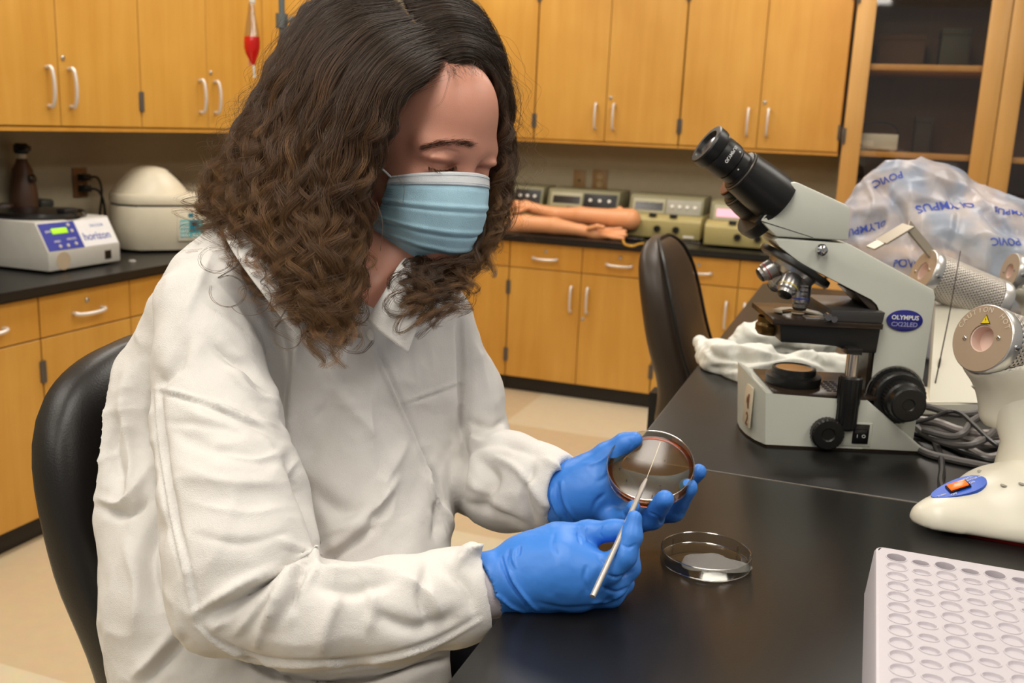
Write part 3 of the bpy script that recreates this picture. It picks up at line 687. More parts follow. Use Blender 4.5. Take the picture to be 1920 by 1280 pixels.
# domed centrifuge
t = thing('centrifuge', 'cream centrifuge with a domed lid and turquoise keypad on the left counter', 'centrifuge', (-2.50, 3.05, .815), R(61), 'centrifuges on the left counter')
DOME = t
def plan(s_):
    pts = [(.085*s_+.02, -.02), (.195, -.012)] if False else []
    out = [(.03*1.0, .0), (.165, -.005)]
    P_ = [(.03, .0), (.165, -.005), (.185, .03), (.19, .16)]+[(0.0+.19*math.cos(a), .21+.19*math.sin(a)) for a in np.linspace(0, math.pi*1.0, 14)]+[(-.185, .12), (-.13, .045)]
    cx_, cy_ = .0, .2
    return [(cx_+(x-cx_)*s_, cy_+(y-cy_)*s_) for x, y in P_]
mb = MB(); V = mb.grid([[(x, y, z) for x, y in plan(s_)] for s_, z in ((.90, .012), (.965, .05), (1.0, .10), (1.0, .195), (.985, .200))], closed_v=True); mb.bm.faces.new(V[0]); mb.bm.faces.new(V[-1]); mb.build('body', CREAM, t, angle=40)
mb = MB(); V = mb.grid([[(x, y, z) for x, y in plan(s_)] for s_, z in ((.97, .200), (.97, .209))], closed_v=True); mb.build('gasket', BLACKP, t)
mb = MB(); V = mb.grid([[(x, y, z) for x, y in plan(s_)] for s_, z in ((1.0, .209), (1.01, .215), (1.0, .245), (.96, .252))], closed_v=True); mb.bm.faces.new(V[0]); mb.bm.faces.new(V[-1])
mb.lathe([(.172, .250), (.166, .262), (.135, .300), (.100, .335), (.072, .355), (.035, .365), (0, .368)], 40, (-.01, .215, 0)); ld_ = mb.build('lid', CREAM, t, angle=50)
mb = MB(); mb.prism([(.03, .345), (.075, .348), (.155, .262), (.165, .245), (.14, .245), (.05, .330)], .175, .245, None, .006); mb.build('lid_rib', CREAM, ld_)
mb = MB(); A = frame((.092, .172, .322), (.75, 0, -.66), (0, 1, 0)); mb.box((-.035, -.010, -.001), (.04, .010, .003), .001, A); mb.build('latch_slot', BLACKG, ld_)
A = frame((.098, -.0045, .115), (1, -.037, 0), (0, 0.0, 1))
mb = MB(); mb.box((-.062, -.062, -.001), (.062, .072, .002), .001, A); pn = mb.build('control_panel', mat('cream_panel', (220, 212, 190), .4), t)
mb = MB(); mb.box((-.052, -.048, .002), (.058, .030, .0035), 0, A); kp = mb.build('keypad', mat('turquoise_pad', (96, 180, 182), .45), pn, smooth=False)
mb = MB(); mb.box((-.008, -.026, .0035), (.036, .028, .0045), 0, A); mb.box((-.012, .040, .002), (.012, .058, .0035), 0, A); mb.build('display_surround', mat('deep_teal', (24, 118, 140), .4), pn, smooth=False)
mb = MB(); mb.box((.004, .004, .0045), (.026, .018, .0055), 0, A); mb.build('display', SCREEN, pn, smooth=False)
mb = MB()
for r_ in range(4):
    for c_ in range(4): mb.box((-.049+c_*.0098, -.044+r_*.018, .0035), (-.041+c_*.0098, -.033+r_*.018, .005), .0005, A)
for c_ in range(3): mb.box((.004+c_*.017, -.046, .0035), (.015+c_*.017, -.034, .005), .0005, A)
mb.build('keys', mat('pale_keys', (205, 214, 208), .45), pn)
for x_, y_ in ((-.1, .1), (.13, .06), (-.1, .32), (.12, .34)): mb = MB(); mb.lathe([(.014, 0), (.014, .013)], 12, (x_, y_, 0)); mb.build('foot', BLACKP, t)
DOME.scale = (.84, .80, .88)
# grey box behind
t = thing('hot_plate_box', 'pale grey lab box behind the domed centrifuge, partly behind the hair', 'lab instrument', (-2.62, 3.62, .815), R(90))
mb = MB(); mb.box((-.20, 0, .01), (.13, .28, .225), .012); mb.build('case', mat('warm_grey_enamel', (188, 180, 160), .45), t)
mb = MB(); mb.box((-.12, -.004, .16), (.06, .0, .178), .002); mb.build('vent_slot', DARKBOX, t)
for x_ in (-.17, .10):
    for y_ in (.03, .25): mb = MB(); mb.lathe([(.012, 0), (.012, .012)], 12, (x_, y_, 0)); mb.build('foot', BLACKP, t)
# brown dispenser and small black things
q = on(48, 388, 0, -2.80)
t = thing('pump_bottle', 'brown tapered bottle with a black cap standing behind the blue-panelled centrifuge', 'bottle', (-2.896, on(47, 388, 0, -2.896)[1], .815), R(90))
mb = MB(); mb.lathe([(.0, 0), (.046, .0), (.050, .02), (.050, .15), (.046, .22), (.034, .305), (.020, .335), (.018, .345), (0, .345)], 28); mb.build('body', mat('brown_plastic', (84, 58, 42), .35), t)
mb = MB(); mb.lathe([(.016, .345), (.016, .362), (0, .362)], 20); mb.build('neck', CREAM, t)
mb = MB(); mb.lathe([(.020, .362), (.026, .368), (.026, .392), (.018, .400), (0, .400)], 20); mb.box((-.030, -.05, .372), (.0, .0, .392), .005); mb.build('cap', BLACKG, t)
mb = MB(); mb.lathe([(.0, 0), (.014, 0), (.016, .004), (.010, .006), (0, .006)], 20, (0, -.044, .275), (0, -1, .25)); mb.build('button', BLACKG, t)
mb = MB(); p = Vector((-2.893, on(2, 388, 0, -2.893)[1], .815)); mb.lathe([(0, 0), (.046, 0), (.046, .17), (.038, .19), (0, .19)], 24, p); tag(mb.build('dark_jar', mat('dark_red_plastic', (58, 38, 34), .4)), 'dark round jar at the left picture edge behind the white centrifuge', 'jar')
t = thing('clamp_block', 'black clamp block standing between the brown bottle and the outlet', 'clamp', (-2.86, on(84, 388, 0, -2.86)[1], .815), R(90))
mb = MB(); mb.box((-.025, 0, 0), (.025, .06, .175), .006); mb.build('base', BLACKP, t); mb = MB(); mb.box((-.032, -.02, .168), (.030, .06, .198), .01); mb.build('jaw', mat('grey_green_plastic', (58, 62, 58), .4), t)
mb = MB(); q = on(248, 490, 2, .816); mb.lathe([(0, 0), (.014, 0), (.010, .006), (0, .007)], 16, q+np.array([0, 0, 0])); tag(mb.build('bottle_cap', mat('clear_grey_cap', (150, 146, 140), .3)), 'small grey cap lying on the counter right of the white centrifuge', 'cap')
# ------------------------------------------------------------------ drip bag on its pole
POLE = mat('blue_grey_pole', (112, 118, 118), .35, .5)
px_ = on(528, 0, 1, 2.55); t = thing('drip_stand', 'blue-grey steel drip stand pole rising behind the person\'s head', 'stand', (px_[0], px_[1], 0))
mb = MB(); mb.lathe([(.0125, .06), (.0125, 1.45)], 16); mb.lathe([(.009, 1.45), (.009, 2.05)], 16); mb.build('pole', POLE, t)
mb = MB(); mb.lathe([(.018, 1.60), (.018, 1.64), (.0, 1.64)], 16); mb.lathe([(.004, .0), (.004, .03), (.013, .032), (.013, .04), (0, .04)], 12, (0, 0, 1.62), (1, 0, 0)); mb.build('collar', POLE, t)
bx = on(472, 0, 1, 2.55)[0]-px_[0]
mb = MB(); mb.tube(spline([(0, 0, 2.04), (bx*.5, 0, 2.06), (bx, 0, 2.03), (bx*1.05, 0, 2.05)], 14), .004, 8); mb.tube(spline([(0, 0, 2.04), (-bx*.5, 0, 2.06), (-bx, 0, 2.03), (-bx*1.05, 0, 2.05)], 14), .004, 8); mb.build('hook_arm', STEEL, t)
mb = MB(); mb.lathe([(.03, .06), (.03, .09), (.0125, .10)], 16); mb.build('hub', POLE, t)
for k in range(5):
    a = 2*math.pi*k/5; d = Vector((math.cos(a), math.sin(a), 0)); mb = MB(); mb.tube([d*.02+Vector((0, 0, .075)), d*.24+Vector((0, 0, .06))], .011, 8); l_ = mb.build('leg', POLE, t)
    mb = MB(); mb.lathe([(0, -.01), (.026, -.01), (.026, .01), (0, .01)], 14, d*.24+Vector((0, 0, .0265)), Vector((-d.y, d.x, 0))); mb.build('caster', BLACKP, l_)
pb = on(471, 0, 1, 2.55)
t = thing('drip_bag', 'clear drip bag with red liquid hanging in front of the wall cabinets', 'drip bag', (pb[0], pb[1], 0))
zf = lambda py: on(472, py, 1, 2.55)[2]
CLEARB = glassy('clear_bag_film', (.95, .93, .93), .12, 1.4, .88, fac=.16); RED = mat('red_fluid', (205, 22, 12), .12, coat=.4)
def bagshape(rows): 
    mb = MB(); V = mb.grid([[(hw*math.cos(a)+dx, th*math.sin(a), z) for a in np.linspace(0, 2*math.pi, 24, endpoint=False)] for hw, th, z, dx in rows], closed_v=True); mb.bm.faces.new(V[0]); mb.bm.faces.new(V[-1]); return mb
bagshape([(.006, .004, zf(3), 0), (.010, .006, zf(10), 0), (.013, .008, zf(26), 0), (.019, .011, zf(45), 0), (.024, .016, zf(66), 0), (.0245, .017, zf(69), 0)]).build('bag_film', CLEARB, t)
bagshape([(.0245, .018, zf(69), 0), (.025, .02, zf(78), 0), (.0245, .02, zf(90), 0), (.019, .017, zf(102), 0), (.011, .012, zf(111), .002), (.004, .004, zf(122), .004)]).build('red_liquid', RED, t)
mb = MB(); mb.tube([(.004, 0, zf(120)), (.006, 0, zf(130)), (.007, 0, zf(146))], .0038, 8); mb.build('outlet_tube', WHITEP, t)
mb = MB(); mb.tube([(-.008, 0, zf(108)), (-.010, 0, zf(124))], .003, 8); mb.build('port', mat('pinkish_port', (225, 150, 130), .4), t)
mb = MB(); mb.tube([(0, 0, zf(4)), (0, 0, 2.03)], .0022, 6); mb.build('loop_cord', WHITEP, t)
mb = MB(); mb.box((-.004, -.004, zf(6)), (.012, .004, zf(-2)), .001); mb.build('clamp', WHITEP, t)
# ------------------------------------------------------------------ microscope (local x: nose to back, y: away from camera)
MA = (-.099, 1.372, ZT); MANG = math.atan2(.32028, .94732)
OFFW = mat('microscope_enamel', (204, 206, 195), .42, var=.03, bump=.05, bscale=700); INK = mat('white_ink', (225, 225, 225), .5)
BLK = mat('microscope_black', (24, 23, 22), .36, bump=.06, bscale=500); BLKB = mat('stage_black', (44, 34, 26), .26); CHROME = mat('chrome', (205, 205, 208), .14, 1.0, var=.02); SILV = mat('satin_silver', (176, 174, 172), .28, .85)
t = thing('microscope', 'pale grey binocular microscope with a blue oval badge standing on the lab table', 'microscope', MA, MANG)
Wd = .155
def outline(s_, dz=0):
    P = [(.0, 0), (-.012, .022), (-.019, .05), (-.021, .0775), (-.019, .105), (-.012, .133), (0, Wd)]
    return P
# base
mb = MB(); side = [(0, .004), (.222, .004), (.222, .010), (.138, .075), (.0, .075)]
low = outline(1)+[(.222, Wd), (.222, 0)]
def loft(mb, rings, cap0=True, cap1=True, close=True):
    V = mb.grid(rings, closed_v=close)
    if cap0: mb.bm.faces.new(V[0])
    if cap1: mb.bm.faces.new(V[-1])
    return V
bot = [(x, y, .004) for x, y in outline(1)]+[(.138, Wd, .004), (.138, 0, .004)]
topn = [(x*.9+(-.006 if x < -.001 else -.004), y*.985+.0012, .100-.0*x if x < -.001 else .078) for x, y in outline(1)]
top = [(-.006, .004, .079), (-.020, .022, .092), (-.027, .05, .099), (-.029, .0775, .100), (-.027, .105, .099), (-.020, .133, .092), (-.006, Wd-.004, .079), (.138, Wd, .075), (.138, 0, .075)]
loft(mb, [bot, top], True, False)
tin = [(.010, .006, .0755), (.002, .022, .0765), (-.004, .05, .078), (-.006, .0775, .079), (-.004, .105, .078), (.002, .133, .0765), (.010, Wd-.006, .0755), (.137, Wd-.001, .0745), (.137, .001, .0745)]
V2 = mb.grid([top, tin], closed_v=True); mb.bm.faces.new(V2[1])
mb.prism([(.136, .004), (.2225, .004), (.2225, .010), (.138, .0752), (.136, .0752)], 0, Wd, None, .0015)
base = mb.build('base', OFFW, t, angle=30)
mb = MB(); P0 = [(x*1.0, y) for x, y in outline(1)]+[(.218, Wd-.003), (.218, .003)]; loft(mb, [[(x+.002, y, 0.0) for x, y in P0], [(x+.002, y, .0042) for x, y in P0]]); mb.build('base_pad', BLKB, base)
mb = MB(); mb.prism([(.012, .074), (.152, .074), (.152, .079), (.006, .079)], .006, Wd-.006, None, .001); pl = mb.build('base_cover', BLKB, base)
mb = MB()
for i in range(3):
    for j in range(6): mb.box((.088+i*.010, .030+j*.011, .0788), (.095+i*.010, .034+j*.011, .0796))
mb.build('vent', mat('vent_black', (8, 8, 8), .8), pl, smooth=False)
mb = MB(); mb.lathe([(.039, .079), (.040, .083), (.040, .092), (.036, .094), (.032, .095), (.0315, .103), (.029, .104), (.027, .1025), (0, .1025)], 40, (.048, .068, 0)); il = mb.build('illuminator', BLK, t)
mb = MB(); mb.lathe([(.026, .1026), (.0, .1036)], 32, (.048, .068, 0)); mb.build('light_window', mat('amber_filter', (150, 108, 70), .15, coat=.5), il)
# switch recess, switch, dimmer
mb = MB(); mb.box((.086, -.0012, .008), (.148, .001, .043), .001); mb.build('switch_plate', OFFW, base)
mb = MB(); mb.box((.121, -.0022, .012), (.144, .0, .041), .001); mb.box((.1225, -.004, .0135), (.1405, -.001, .034), .001); sw = mb.build('power_switch', BLACKG, t)
for q, tx in ((.127, 'I'), (.136, 'O')): text(tx, .007, frame((q, -.0043, .024), (1, 0, 0), (0, 0, 1)), INK, 'marking', sw)
def knob(c, prof, name, m_, par, n=40, ax=(0, -1, 0), kn=0):
    mb = MB(); rings = mb.lathe(prof, n, c, ax)
    if kn:
        cc_ = Vector(c); a_ = Vector(ax).normalized()
        for rg in rings:
            if len(rg) < n: continue
            for i, v in enumerate(rg):
                if i % 2:
                    d = v.co-cc_; d -= a_*d.dot(a_)
                    if d.length > kn: v.co -= d.normalized()*.0008
    return mb.build(name, m_, par, angle=28)
knob((.083, 0, .027), [(.0215, 0), (.0235, .003), (.0235, .012), (.021, .015), (.010, .0152), (.008, .0135), (0, .0135)], 'dimmer_knob', BLK, t, 56, kn=.020)
mb = MB(); mb.lathe([(.005, 0), (.005, .0009), (0, .0009)], 12, (.165, -.0001, .028), (0, -1, 0)) if False else None; mb.bm.free()
# label on the nose
mb = MB(); mb.box((-.021, .018, .022), (-.0185, .052, .082), .0008, Matrix.Translation((.0, 0, 0)) @ Matrix.Rotation(R(4), 4, 'Z')); lb = mb.build('stock_label', mat('cream_sticker', (208, 196, 172), .5), base)
A = frame((-.0235, .036, .050), (0, -1, 0), (0, 0, 1)); text('M', .030, A @ Matrix.Translation((0, .008, .0)), mat('rust_ink', (120, 78, 52), .6), 'lettering', lb, bold=.0006); text('12', .026, A @ Matrix.Translation((0, -.018, 0)), bpy.data.materials['rust_ink'], 'lettering', lb, bold=.0005)
# arm
arm = [(.150, .004), (.222, .004), (.2235, .11), (.2255, .222), (.222, .232), (.096, .292), (-.004, .296), (-.008, .292), (.000, .284), (.0325, .260), (.136, .215), (.146, .209), (.151, .200), (.151, .066)]
mb = MB(); mb.prism(arm, .033, .123, None, .0018, 2); ar = mb.build('arm', OFFW, t, angle=30)
mb = MB(); mb.prism([(.144, .075), (.1512, .075), (.1522, .200), (.147, .211), (.137, .2165), (.118, .2245), (.112, .2225), (.1415, .1975), (.1432, .19)], .036, .120, None, .0008); mb.build('arm_liner', BLKB, ar)
# focus knobs both sides
for yy, ax in ((.033, (0, -1, 0)), (.123, (0, 1, 0))):
    kb = knob((.186, yy, .078), [(.040, 0), (.040, .004), (.036, .0045), (.0355, .007), (.0375, .008), (.0375, .022), (.035, .024), (.029, .0245)], 'coarse_focus_knob', BLK, t, 72, ax, kn=.036)
    knob((.186, yy, .078), [(.0285, .0245), (.0285, .040), (.026, .0425), (.0255, .043), (.0245, .0545), (.022, .056), (.009, .0562), (.0075, .0545), (0, .0545)], 'fine_focus_knob', BLK, kb, 72, ax, kn=.0275)
mb = MB(); mb.lathe([(.041, -.002), (.0425, .002), (.0425, .003), (.041, .003)], 56, (.186, .033, .079), (0, -1, 0), cap=False); mb.build('tension_ring', SILV, ar)
# badge
mb = MB(); n = 48
mb.grid([[(.186+.0255*s_*math.cos(2*math.pi*k/n), .0322-d, .187+.0155*s_*math.sin(2*math.pi*k/n)) for k in range(n)] for s_, d in ((1, 0), (1, .0012), (.96, .0016), (.001, .0016))], closed_v=True)
bd = mb.build('badge', mat('badge_blue', (24, 28, 124), .3, coat=.5), t, angle=40)
A = frame((.186, .0305, .187), (1, 0, 0), (0, 0, 1))
text('OLYMPUS', .0088, A @ Matrix.Translation((0, .0042, 0)), INK, 'lettering', bd, bold=.00022); text('CX22LED', .0090, A @ Matrix.Translation((0, -.0056, 0)), mat('silver_ink', (150, 152, 190), .4), 'lettering', bd, bold=.0001)
mb = MB(); mb.lathe([(.005, 0), (.005, .004), (.0065, .005), (.0085, .010), (.0075, .016), (.004, .019), (0, .0195)], 20, (.056, .034, .2845), (0, -1, -.15)); mb.build('head_screw', CHROME, t)
# head
mb = MB(); mb.lathe([(.040, .293), (.040, .2975)], 40, (.044, .078, 0)); mb.build('head_ring', BLACKP, t)
mb = MB(); mb.prism([(-.030, .318), (-.006, .2975), (.094, .2965), (.092, .340), (.088, .345), (.014, .374), (.004, .373)], .030, .126, None, .003); hd = mb.build('head', OFFW, t, angle=30)
mb = MB(); mb.prism([(-.0305, .3195), (-.0285, .3175), (.044, .2985), (.0445, .2992)], .0297, .1263); mb.build('head_seam', mat('seam_grey', (70, 70, 66), .6), hd, smooth=False)
ax = Vector((-math.cos(R(34)), -.13, math.sin(R(34)))).normalized(); pr = Vector((math.sin(R(34)), 0, math.cos(R(34))))
c0 = Vector((-.016, .068, .340))
mb = MB(); mb.lathe([(.044, -.012), (.046, .0), (.045, .006), (0, .007)], 44, c0-ax*.002-pr*.008+Vector((0, .006, 0)), ax); mb.prism([(-.038, .315), (-.030, .311), (.012, .371), (.004, .375)], .034, .122, None, .002); hb = mb.build('eyepiece_mount', BLK, t, angle=30)
def eyetube(o, full, L):
    nm = mb = MB(); mb.lathe([(.0335, -.012), (.0345, 0), (.0335, L*.5), (.0315, L-.006), (.0315, L), (.029, L+.001), (.029, L+.005), (.0245, L+.006)], 44, o, ax); tb = mb.build('eyepiece_tube', BLK, hb, angle=28)
    mb = MB(); mb.lathe([(.0302, L+.001), (.0306, L+.002), (.0302, L+.0035)], 44, o, ax, cap=False); mb.build('index_ring', DARKMETAL, tb)
    e = L+.006
    e -= .004; prof = [(.0245, e), (.0245, e+.016), (.0228, e+.017), (.0228, e+.019), (.0262, e+.020), (.0270, e+.026), (.0270, e+.044), (.0262, e+.046), (.0290, e+.048), (.0300, e+.052), (.0300, e+.062), (.0285, e+.064), (.0215, e+.064), (.019, e+.058), (0, e+.057)]
    if full:
        mb = MB(); mb.lathe(prof, 48, o, ax); ep = mb.build('eyepiece', BLK, hb, angle=28)
        mb = MB(); mb.lathe([(.0185, e+.0585), (.010, e+.0605), (0, e+.061)], 32, o, ax); mb.build('lens', mat('coated_lens', (40, 38, 52), .05, coat=1), ep)
    return e, tb
L1 = .058
o1 = c0+Vector((.004, -.016, .012)); e, tb1 = eyetube(o1, True, L1)
o2 = c0+pr*-.020+Vector((.008, .030, .016)); e2, tb2 = eyetube(o2, False, .036)
mb = MB(); mb.lathe([(.0240, .0), (.0245, .012), (.0, .013)], 32, o2+ax*.040, ax); ep2 = mb.build('eyepiece', BLK, hb, angle=28)
mb = MB(); mb.lathe([(.0235, .0), (.0225, .0015), (0, .0015)], 32, o2+ax*.0535, ax); mb.build('end_face', mat('amber_reflection', (120, 66, 28), .35), ep2)  # amber disc paints the reflection seen on the eyepiece end
side_ = Vector((0, -1, 0)); side_ = (side_-ax*side_.dot(ax)).normalized(); up_ = ax.cross(side_); up_ = up_ if up_.z > 0 else -up_
d_ = (side_*.97+up_*.25).normalized(); po = o1+ax*(e+.034)+d_*.0272
tt = d_.cross(ax).normalized(); 
text('OLYMPUS', .0062, frame(po, tt if tt.z > 0 else -tt, (ax if tt.z <= 0 else -ax)) if False else frame(po, tt, ax) if tt.z > 0 else frame(po, -tt, -ax), INK, 'lettering', tb1, bold=.0001)
for k in (0, 1): mb = MB(); mb.lathe([(.0013, 0), (.0, .0006)], 8, o1+ax*(e+.024-.012*k)+(side_*(.7+.25*k)+up_*(.6-.7*k)).normalized()*(.0268 if k == 0 else .0244), (side_*(.7+.25*k)+up_*(.6-.7*k))); mb.build('index_dot', INK, tb1)
# nosepiece and objectives
na = Vector((-math.sin(R(29)), -.05, -math.cos(R(29)))).normalized(); nc = Vector((.037, .078, .2535))
mb = MB(); mb.lathe([(.055, -.003), (.056, 0), (.056, .005), (.053, .007), (0, .007)], 48, nc, na); npc = mb.build('nosepiece', BLK, t, angle=28)
mb = MB(); mb.lathe([(.038, .007), (.036, .013), (.026, .020), (0, .021)], 40, nc, na); mb.build('turret', SILV, npc, angle=28)
def objective(az, L, band, rr, extra=False):
    u_ = Vector((1, 0, 0)); u_ = (u_-na*u_.dot(na)).normalized(); v_ = na.cross(u_)
    rad = u_*math.cos(az)+v_*math.sin(az); d = (na*math.cos(R(27))+rad*math.sin(R(27))).normalized(); o = nc+na*.010+rad*.020
    mb = MB(); mb.lathe([(.0125, 0), (.0125, .007), (rr, .009), (rr, L*.66), (rr*.97, L*.68), (rr*.97, L*.74), (rr*.80, L*.80), (rr*.74, L*.93), (rr*.60, L*.97), (rr*.36, L), (0, L)], 36, o, d); ob = mb.build('objective', SILV, npc, angle=25)
    mb = MB(); mb.lathe([(rr+.0002, L*.60), (rr+.0005, L*.605), (rr+.0005, L*.635), (rr+.0002, L*.64)], 36, o, d, cap=False); mb.build('colour_ring', mat('ring_'+band[0], band[1], .4), ob)
    mb = MB(); mb.lathe([(rr*.76, L*.90), (rr*.77, L*.925), (rr*.62, L*.975), (rr*.3, L+.0004), (0, L+.0004)], 36, o, d, cap=False); mb.build('tip', BLK, ob)
    if extra:
        sd = Vector((0, -1, 0)); sd = (sd-d*sd.dot(d)).normalized(); tx = sd.cross(d); 
        if tx.x < 0: tx = -tx
        yy = -d
        for q, (tx_, sz) in enumerate((('OLYMPUS', .0036), ('40x/0.65', .0034), ('∞/0.17', .0030))): text(tx_, sz, frame(o+sd*(rr+.0003)+d*(.013+q*.0062), tx, yy), BLK, 'lettering', ob)
    return ob
objective(0.0, .048, ('blue', (60, 96, 210)), .0135, True)
objective(R(90), .044, ('yellow', (216, 190, 50)), .0140)
objective(R(180), .036, ('red', (190, 40, 60)), .0140)
objective(R(270), .040, ('white', (225, 225, 225)), .0135)
# stage
mb = MB(); mb.box((-.004, .012, .176), (.150, .150, .184), .001); st = mb.build('stage', BLKB, t, angle=30)
mb = MB(); mb.prism([(.008, .176), (.012, .150), (.090, .150), (.112, .140), (.148, .140), (.150, .176)], .020, .085, None, .002); mb.build('stage_bracket', BLK, t, angle=30)
mb = MB(); mb.prism([(.074, .184), (.150, .184), (.152, .200), (.078, .200)], .016, .150, None, .001); ms = mb.build('slide_carrier', mat('carrier_black', (56, 55, 55), .35), st, angle=30)
mb = MB(); mb.lathe([(.005, 0), (.005, .010), (0, .010)], 16, (.070, .013, .192), (0, -1, 0)); mb.lathe([(.0045, 0), (.0045, .008), (0, .008)], 16, (.079, .013, .189), (0, -1, 0)); mb.build('stage_screw', CHROME, ms)
mb = MB(); P = [(.018, .060), (.020, .075), (.036, .088), (.048, .084), (.060, .068), (.072, .050), (.082, .050), (.082, .066), (.060, .098), (.044, .106), (.026, .100), (.008, .080), (.012, .064)]
A_ = [mb.bm.verts.new((x, y-.01, .1865)) for x, y in P]; B_ = [mb.bm.verts.new((x, y-.01, .1885)) for x, y in P]; mb.bm.faces.new(A_[::-1]); mb.bm.faces.new(B_)
for i in range(len(P)): mb.bm.faces.new((A_[i], A_[(i+1) % len(P)], B_[(i+1) % len(P)], B_[i]))
mb.build('slide_holder', mat('pale_steel', (168, 164, 152), .4, .4), st, smooth=False)
mb = MB(); mb.box((.044, .020, .184), (.078, .040, .1875), .001); mb.build('slide_clamp', SILV, st)
mb = MB(); mb.lathe([(.010, .1842), (.009, .1848), (.004, .1849), (0, .1849)], 24, (.046, .072, 0)); mb.build('stage_hole', mat('lit_glass', (196, 178, 150), .1), st)
mb = MB(); mb.lathe([(.0, .150), (.018, .150), (.022, .156), (.022, .164), (.019, .168), (.019, .176)], 32, (.010, .078, 0), cap=False); mb.build('condenser', mat('brass_rim', (92, 70, 30), .3, .6), t)
mb = MB(); mb.lathe([(.009, .108), (.009, .142)], 24, (.110, .002, 0)); rd = mb.build('stage_drive_rod', mat('steel_rod', (196, 186, 172), .2, .9), t)
knob((.110, .002, 0), [(0, .032), (.012, .032), (.0155, .036), (.0155, .068), (.0165, .072), (.0165, .108), (.014, .110), (0, .110)], 'stage_drive_knob', BLK, rd, 40, (0, 0, 1), kn=.015)
mb = MB(); mb.box((.100, .0, .140), (.122, .03, .150), .002); mb.build('drive_bracket', BLK, rd)
# microscope lead
BLKC = mat('black_cable', (34, 33, 33), .35); GREYC = mat('grey_cable', (150, 142, 138), .4); DGREYC = mat('dark_grey_cable', (84, 80, 78), .4)
def T(px, py, h=0.006): return on(px, py, 2, ZT+h)
mb = MB(); mb.tube(spline([T(1712, 765, .04), T(1722, 782, .022), T(1745, 815, .006), T(1762, 850, .005), T(1766, 880, .005), T(1764, 905, .005), T(1775, 935, .005), T(1800, 960, .004)], 50), .0045, 8); tag(mb.build('power_cable', BLKC), 'black power cable running forward from the microscope arm to the white heater base', 'cable')
# ------------------------------------------------------------------ heap of grey cables
def cable(pts, r, m_, label, n=60):
    mb = MB(); mb.tube(spline([T(a, b, h) for a, b, h in pts], n), r, 8); return tag(mb.build('cable', m_), label, 'cable', 'heap of cables behind the microscope')
cable([(1712, 772, .03), (1735, 762, .034), (1790, 776, .030), (1840, 772, .030), (1900, 756, .02), (1960, 745, .02)], .0055, DGREYC, 'dark grey cable forming the topmost strand of the cable heap')
cable([(1722, 786, .022), (1760, 792, .024), (1800, 806, .022), (1850, 812, .022), (1900, 800, .02), (1950, 780, .01)], .0060, GREYC, 'pale grey cable, higher of the two thick pale strands in the heap')
cable([(1725, 800, .010), (1770, 806, .014), (1815, 822, .012), (1860, 832, .010), (1905, 826, .008), (1960, 815, .008)], .0060, GREYC, 'pale grey cable, lower of the two thick pale strands in the heap')
cable([(1718, 800, .018), (1740, 818, .016), (1790, 834, .016), (1835, 830, .026), (1868, 800, .034), (1850, 778, .036), (1822, 790, .034), (1806, 812, .030), (1780, 818, .026), (1730, 806, .026)], .0050, DGREYC, 'dark grey cable coiled into a loop at the right of the heap', 80)
cable([(1820, 842, .008), (1850, 856, .006), (1880, 850, .006), (1900, 835, .006), (1870, 818, .012), (1835, 826, .014), (1822, 842, .008)], .0055, GREYC, 'pale grey cable with a tight bend nearest the white heater column')
cable([(1708, 832, .006), (1740, 850, .006), (1790, 862, .006), (1840, 872, .006), (1900, 884, .006), (1960, 890, .006)], .0055, DGREYC, 'dark grey cable lying lowest and nearest the camera on the table')
cable([(1716, 792, .030), (1745, 784, .034), (1775, 772, .040), (1800, 774, .042), (1830, 800, .036), (1860, 828, .030), (1885, 842, .024), (1930, 850, .01)], .0032, BLKC, 'thin black cable arching over the grey cable heap')
cable([(1712, 812, .006), (1750, 825, .005), (1800, 846, .005), (1850, 862, .012), (1905, 868, .012)], .0045, BLKC, 'black cable tucked under the pale strands of the heap')
